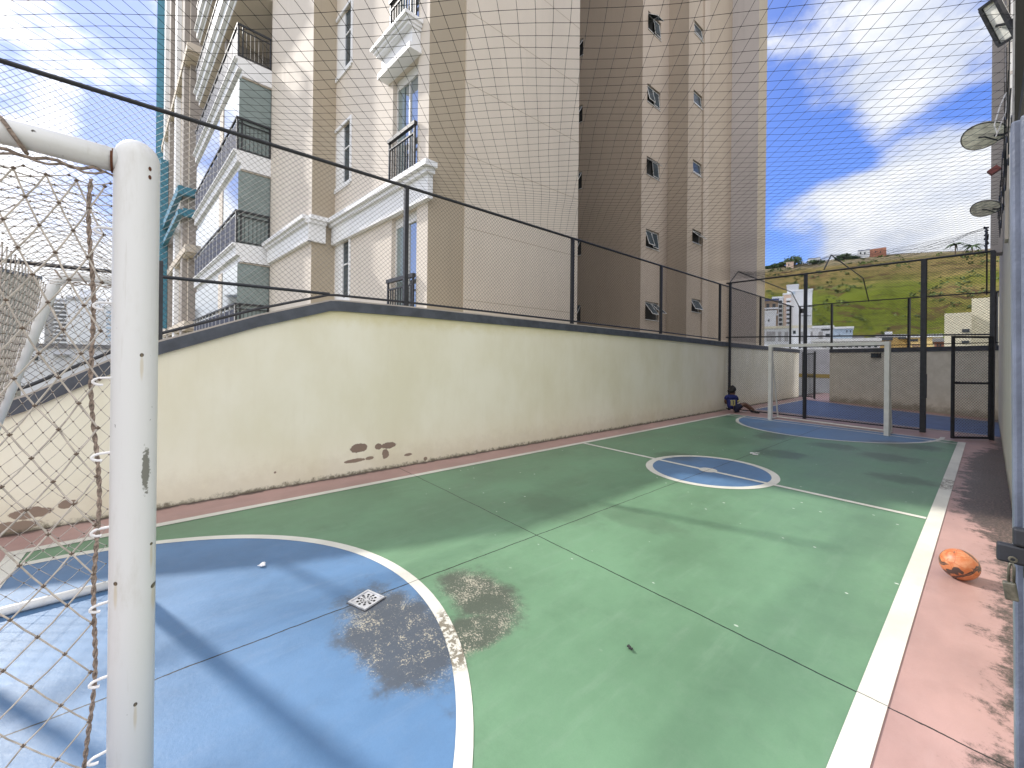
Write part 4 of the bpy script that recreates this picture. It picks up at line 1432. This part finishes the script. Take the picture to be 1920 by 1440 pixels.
random.seed(11)
sb = MB()
for q in range(1500):
    be = random.uniform(-32, 6); t = random.random() ** 1.1 * .97
    if mnoise.noise(Vector((be * .22, t * 7, 2))) < -.05: continue
    p = Vector(hillp(be, t)); sz = random.uniform(.5, 1.6)
    for k in range(9):
        v = Vector((random.gauss(0, 1), random.gauss(0, 1), abs(random.gauss(0, .7)))).normalized() * sz * random.uniform(.3, 1)
        a1 = Vector((random.gauss(0, 1), random.gauss(0, 1), random.gauss(0, 1))).normalized(); a2 = a1.orthogonal().normalized(); g_ = sz * .45
        c_ = p + v; sb.quad(c_ - a1 * g_, c_ + a2 * g_ * .7, c_ + a1 * g_, c_ - a2 * g_ * .7)
M['shrub'] = mat('hillside_shrub_leaves', (.085, .115, .028), .9, var=.6, vs=.4)
tag(sb.build('hill_shrubs', M['shrub']), 'low scrub dotted over the grassy hillside', 'scrub', kind='stuff')

TM = {'white': mat('town_white', (.66, .68, .72), .7, var=.04, vs=.3), 'cream': mat('town_cream', (.64, .60, .47), .7, var=.05, vs=.3), 'peach': mat('town_peach', (.56, .42, .34), .7),
      'yellow': mat('town_yellow', (.66, .50, .22), .7, var=.1, vs=.4), 'brown': mat('town_brown', (.27, .19, .13), .8), 'blue': mat('town_blue', (.40, .50, .62), .7), 'grey': mat('town_grey', (.33, .33, .34), .8),
      'brick': mat('town_brick', (.30, .13, .085), .85, var=.3, vs=1.5), 'navy': mat('town_navy', (.04, .06, .14), .6), 'glass': mat('town_glass', (.03, .04, .05), .25), 'beige': mat('town_beige', (.50, .45, .36), .8, var=.05, vs=.2),
      'roof': mat('town_roof', (.20, .20, .21), .85)}


def block(name, label, px0, px1, ytop, D, depth, m_, rows=(), roof='roof', group=None, cat='building', base=-14, D2=None, extra=()):
    """a building whose front spans two image pixel columns; rows: (px0, px1, y0, y1, material)"""
    a = at(px0, ytop, D); c = at(px1, ytop, D2 or D)
    zt = max(a.z, c.z)
    a0 = Vector((a.x, a.y, 0)); c0 = Vector((c.x, c.y, 0)); d = (c0 - a0); L = d.length; d.normalize(); n = Vector((d.y, -d.x, 0))
    e = empty(name, (a0.x, a0.y, base), label, cat, group)
    b = MB(); b.run(a0, d, n, 0, L, -depth, 0, base, zt); b.build('wall', TM[m_], e)
    if roof:
        b = MB(); b.run(a0, d, n, -.15, L + .15, -depth - .15, .15, zt + .002, zt + .35); b.build('roof', TM[roof], e)

    def loc(px, py):
        r = sight(px, py); t = (a0 - EYE).dot(n) / r.dot(n); p = EYE + r * t
        return (p - a0).dot(d), p.z
    for (p0, p1, y0, y1, mm, *rest) in rows:
        nm = rest[0] if rest else 'window'
        s0, zu = loc(p0, y0); s1, _ = loc(p1, y0); _, zl = loc((p0 + p1) / 2, y1)
        pr = rest[1] if len(rest) > 1 else .05
        b = MB(); b.run(a0, d, n, s0, s1, .003, pr, zl, zu); b.build(nm, TM[mm], e)
    return e


def grid(px0, px1, y0, y1, nx, ny, fx=.6, fy=.5, mm='glass'):
    out = []
    for i in range(nx):
        for j in range(ny):
            w = (px1 - px0) / nx; h = (y1 - y0) / ny
            out.append((px0 + w * (i + .5 - fx / 2), px0 + w * (i + .5 + fx / 2), y0 + h * (j + .5 - fy / 2), y0 + h * (j + .5 + fy / 2), mm))
    return out


block('apartment_building', 'tall plain white apartment building in front of the green hill', 1483, 1523, 547, 112, 9, 'white', [(1484, 1491, 547, 552, 'blue')], 'white')
block('apartment_building', 'pinkish stair tower with white balconies beside the tall plain white building', 1469, 1483, 553, 111, 9, 'peach',
      [(1474, 1483, 560 + 8 * k, 564 + 8 * k, 'white', 'balcony', .8) for k in range(8)] + [(1475, 1481, 564.5 + 8 * k, 567.5 + 8 * k, 'glass') for k in range(7)], 'white')
block('roof_tank_tower', 'pale lift tower rising above the tall plain white building', 1476, 1497, 537, 118, 6, 'white', [], 'white', base=10)
block('apartment_building', 'slim white building with a column of dark square windows near the beige tower', 1449, 1468, 560, 100, 8, 'white', grid(1459, 1468, 562, 612, 1, 6, .7, .62), 'white')
block('apartment_building', 'brown and grey apartment building with dark balconies beside the beige tower', 1428, 1459, 565, 96, 8, 'brown', grid(1434, 1457, 568, 590, 2, 2, .5, .7) + [(1430, 1459, 578, 580, 'white', 'slab', .6), (1430, 1459, 590, 592, 'white', 'slab', .6)], 'navy')
block('small_house', 'small cubic white house with one dark window in front of the brown building', 1420, 1455, 587, 85, 8, 'white', [(1440, 1443, 599, 603, 'glass')], 'white', cat='house')
block('low_building', 'long low white building with grey patterned screens below the white towers', 1418, 1520, 617, 72, 8, 'white', [(1437, 1454, 622, 640, 'grey', 'screen'), (1459, 1465, 622, 640, 'grey', 'screen'), (1471, 1478, 622, 640, 'grey', 'screen'), (1487, 1492, 620, 626, 'glass'), (1498, 1506, 622, 640, 'grey', 'screen')], 'cream')
block('low_building', 'low white building with dark roof openings left of the light blue house', 1512, 1562, 616, 76, 9, 'white', [(1513, 1524, 622, 632, 'grey', 'screen'), (1535, 1543, 622, 640, 'grey', 'screen'), (1548, 1556, 626, 632, 'glass'), (1540, 1556, 617, 620, 'glass')], 'white')
block('house', 'light blue house with a pitched white roof at the foot of the hill', 1560, 1599, 617, 90, 4, 'blue', [(1587, 1589, 619, 623, 'glass'), (1594, 1596, 619, 623, 'glass'), (1573, 1575, 627, 631, 'glass')], 'white', cat='house')
block('low_building', 'white building with a row of small windows behind the crossbar of the far goal', 1525, 1650, 641, 66, 6, 'white', grid(1540, 1648, 643, 654, 9, 1, .5, .5), 'white')
block('house', 'small white roof block at the foot of the hill beside the light blue house', 1661, 1671, 626, 95, 8, 'white', [], 'white', cat='house')
for k_, (a_, b_, yy, dd_, mm, lab) in enumerate(((1528, 1546, 628, 84, 'cream', 'small cream house just left of the light blue house'), (1600, 1618, 634, 82, 'white', 'small white house right of the light blue house, with one window'),
                                  (1618, 1634, 638, 80, 'beige', 'small beige house between the white house and the goal post'), (1634, 1652, 636, 86, 'white', 'white house with a grey roof behind the top corner of the far goal'),
                                  (1676, 1692, 631, 90, 'blue', 'small pale blue house above the cream shops'), (1752, 1770, 641, 60, 'brick', 'low brick coloured shed beside the big cream building'))):
    block('house', lab, a_, b_, yy, dd_, 6, mm, [(a_ + 4, a_ + 7, yy + 4, yy + 8, 'glass'), (a_ + 10, a_ + 13, yy + 4, yy + 8, 'glass')], 'roof' if k_ % 2 else 'grey', cat='house')
block('low_building', 'cream shops with a dark flat canopy under the hill', 1645, 1702, 633, 70, 8, 'yellow', [(1648, 1674, 633, 639, 'glass', 'canopy', .8), (1660, 1668, 640, 652, 'glass'), (1684, 1700, 633, 636, 'glass', 'canopy', .8)], 'grey')
block('house', 'bright yellow house with two rows of windows beside the big cream building', 1702, 1749, 633, 68, 10, 'yellow', [(1707, 1721, 636, 640, 'glass'), (1710, 1724, 645, 650, 'brown')], 'white', cat='house')
block('house', 'white gable side with small windows right of the bright yellow house', 1749, 1765, 632, 69, 10, 'cream', grid(1751, 1764, 634, 654, 3, 2, .35, .3), 'white', cat='house')
block('apartment_building', 'large plain cream building with two short rows of windows at the right of the valley', 1771, 1822, 588, 46, 10, 'cream', [(1804, 1818, 617, 623, 'glass'), (1803, 1817, 639, 644, 'glass')], None)
block('apartment_building', 'taller cream block rising behind the large plain cream building', 1822, 1875, 560, 47, 10, 'cream', [], None)
# left side, seen through the goal net
block('apartment_building', 'wide plain beige building seen through the near goal net', -90, 74, 524, 60, 12, 'beige', [(40, 60, 690, 700, 'glass')], 'roof', D2=66)
block('apartment_building', 'pale tower with stacked dark balconies seen through the near goal net', 84, 125, 563, 120, 12, 'grey', [(100, 125, 566 + 7.4 * k, 569.5 + 7.4 * k, 'white', 'balcony', .8) for k in range(12)], 'white')
block('apartment_building', 'slim grey tower behind the balconied tower, seen through the goal net', 86, 103, 547, 150, 12, 'peach', grid(88, 102, 555, 600, 2, 5, .4, .3), 'white')
block('apartment_building', 'broad white tower with a raised roof block seen through the goal net', 125, 196, 563, 110, 14, 'white', [(154, 166, 640, 642, 'grey'), (126, 150, 557.5, 562, 'grey', 'parapet', .3)], 'white')
block('roof_block', 'raised white roof block on the broad white tower', 150, 178, 548, 118, 6, 'white', [], 'white', base=10)
block('apartment_building', 'white tower with blue glazed balconies beside the near goal post', 196, 232, 578, 100, 12, 'white', grid(198, 214, 582, 640, 1, 8, .8, .6, 'blue'), 'white')
block('low_building', 'low sheds and roofs below the towers seen through the goal net', 40, 230, 655, 50, 14, 'white', [(60, 72, 668, 676, 'glass'), (78, 84, 672, 680, 'grey'), (100, 130, 664, 667, 'grey', 'canopy', .5)], 'roof')

# houses and walls on the ridge
block('house', 'small white house with a dark hipped roof on the ridge between two trees', 1515, 1538, 486, 296, 9, 'white', [(1520, 1522, 488, 490, 'glass')], 'roof', cat='house', base=50)
block('house', 'white house with a blue roof on the ridge left of the brick one', 1609, 1630, 471, 296, 10, 'white', [(1612, 1615, 473, 477, 'glass'), (1620, 1623, 473, 477, 'glass')], 'navy', cat='house', base=50)
block('house', 'red brick house on the ridge of the hill', 1631, 1662, 467.5, 296, 10, 'brick', [(1640, 1642, 471, 474, 'glass'), (1650, 1652, 471, 474, 'glass')], None, cat='house', base=48)
block('hut', 'small pink hut at the foot of the big round tree on the ridge', 1474, 1488, 493, 292, 6, 'peach', [(1478, 1480, 495, 498, 'glass')], 'peach', cat='hut', base=48)
b = MB()
for i in range(86):
    px = 1505 + i * 4.0
    yy = 490 - (px - 1505) * (490 - 467) / 345
    p = at(px, yy, 298); b.obox(p + Vector((0, 0, -.9)), (1, 0, 0), (0, 1, 0), .10, .10, 1.1)
for z in (0, -.8):
    pts = [at(1505 + i * 20, 490 - i * 20 * (490 - 467) / 345, 298) + Vector((0, 0, z)) for i in range(18)]
    b.tube(pts, .09, 4)
o = b.build('ridge_fence', TM['white']); tag(o, 'thin pale fence running along the top of the hill', 'fence')


def crown(b, c, rx, rz, n, size, seed):
    random.seed(seed)
    cl = [(Vector((random.uniform(-1, 1), random.uniform(-1, 1), random.uniform(-.7, 1))), random.uniform(.3, .6)) for _ in range(14)]
    for _ in range(n):
        q, s = random.choice(cl)
        v = Vector((random.gauss(0, 1), random.gauss(0, 1), random.gauss(0, 1))).normalized() * (s * random.random() ** .4)
        p = q * .62 + v
        if p.length > 1.1: continue
        P_ = c + Vector((p.x * rx, p.y * rx, p.z * rz))
        a1 = Vector((random.gauss(0, 1), random.gauss(0, 1), random.gauss(0, 1))).normalized()
        a2 = a1.orthogonal().normalized()
        s2 = size * random.uniform(.6, 1.3)
        b.quad(P_ - a1 * s2, P_ + a2 * s2 * .6, P_ + a1 * s2, P_ - a2 * s2 * .6)


M['leaf'] = mat('dark_tree_leaves', (.042, .075, .028), .8, var=.5, vs=.7)
M['bark'] = mat('tree_bark', (.11, .08, .055), .9)
for px, py, w, h, lab in ((1439, 503, 9, 9, 'small dark tree on the ridge touching the edge of the beige tower'), (1452, 500, 14, 10, 'small round tree on the ridge left of the big one'),
                          (1490, 490, 30, 20, 'biggest round dark tree on the ridge of the hill'), (1469, 495, 16, 9, 'low bush like tree joined to the left of the biggest tree on the ridge'),
                          (1583, 482, 26, 13, 'wide dark tree on the ridge left of the blue roofed house'), (1603, 485, 16, 8, 'low tree just below the blue roofed house on the ridge'),
                          (1530, 492, 24, 8, 'low shrubby tree in front of the dark roofed house on the ridge')):
    c = at(px, py, 297); sc_ = 297 / FOC * cos(radians(38))
    t = empty('ridge_tree', (c.x, c.y, c.z - h * sc_ * .7), lab, 'tree', 'trees on the ridge')
    b = MB(); b.tube([(c.x, c.y, c.z - h * sc_ - 3), (c.x + .2, c.y, c.z)], [.4, .15], 6)
    for q in range(4): b.tube([(c.x, c.y, c.z - h * sc_ * .4), (c.x + random.uniform(-1, 1) * w * sc_ * .3, c.y + random.uniform(-1, 1) * 2, c.z + h * sc_ * .2)], [.2, .06], 5)
    b.build('trunk', M['bark'], t)
    b = MB(); crown(b, c, w * sc_ * .62, h * sc_ * .62, 900, .55, int(px)); b.build('crown', M['leaf'], t)
for px, py, lab in ((1791, 458, 'left of the two palms on the ridge near the pylon'), (1823, 460, 'right of the two palms on the ridge, beside the pylon')):
    c = at(px, py, 290)
    t = empty('palm_tree', (c.x, c.y, c.z - 5), lab, 'palm', 'palms on the ridge')
    b = MB(); b.tube([(c.x, c.y, c.z - 7), (c.x + .1, c.y, c.z - 3), (c.x, c.y, c.z)], [.35, .25, .22], 6); b.build('trunk', M['bark'], t)
    b = MB()
    random.seed(int(px))
    for q in range(15):
        an = 2 * pi * q / 15 + random.uniform(-.2, .2); L = random.uniform(3.4, 4.6); up_ = random.uniform(.1, 1.3)
        pr = None
        for k in range(8):
            tt_ = k / 7
            p = c + Vector((cos(an) * L * tt_, sin(an) * L * tt_, up_ * 2.2 * tt_ - 3.2 * tt_ * tt_))
            if pr is not None:
                s_ = Vector((-sin(an), cos(an), 0)); w_ = .55 * (1 - tt_) + .12
                b.quad(pr, p, p + s_ * w_ - Vector((0, 0, w_ * .7)), pr + s_ * w_ - Vector((0, 0, w_ * .7)))
                b.quad(pr, pr - s_ * w_ - Vector((0, 0, w_ * .7)), p - s_ * w_ - Vector((0, 0, w_ * .7)), p)
            pr = p
    b.build('crown', M['leaf'], t)
b = MB()
pk = [Vector((x, FENY(x) + .75, 4.66)) for x in (-5.55, -2.93, -.06)]
for a_, c_ in zip(pk, pk[1:]):
    for q in range(3):
        b.tube([a_.lerp(c_, t / 12) + Vector((0, q * .02, -(.22 + .07 * q) * sin(pi * t / 12) + .02 * sin(t * 2.3 + q))) for t in range(13)], .004, 4)
for q in range(26):
    b.octa((-.06 + random.uniform(-.03, .03), FENY(0) + .75 + random.uniform(-.1, .5), 4.62 + random.uniform(-.30, .06)), .022)
o = b.build('net_edge_rope', M['netblack']); tag(o, 'black edge rope of the drooping net hanging between the bent hoops', 'rope')
ca = empty('corner_lamp', (-5.6, 21.7, 4.0), 'small dark lamp bracket on the corner post of the back fence', 'lamp')
p = OB - BD * 1.52; p.z = 4.1
b = MB(); b.obox(p + er * .22, er, ef, .30, .02, .015); b.obox(p + er * .2 - Vector((0, 0, .42)), er, ef, .28, .02, .015); b.build('bracket', M['dark'], ca)
b = MB(); b.obox(p + er * .12 - Vector((0, 0, .2)), er, ef, .12, .08, .10); b.build('lantern', M['dark'], ca, bevel=.02)
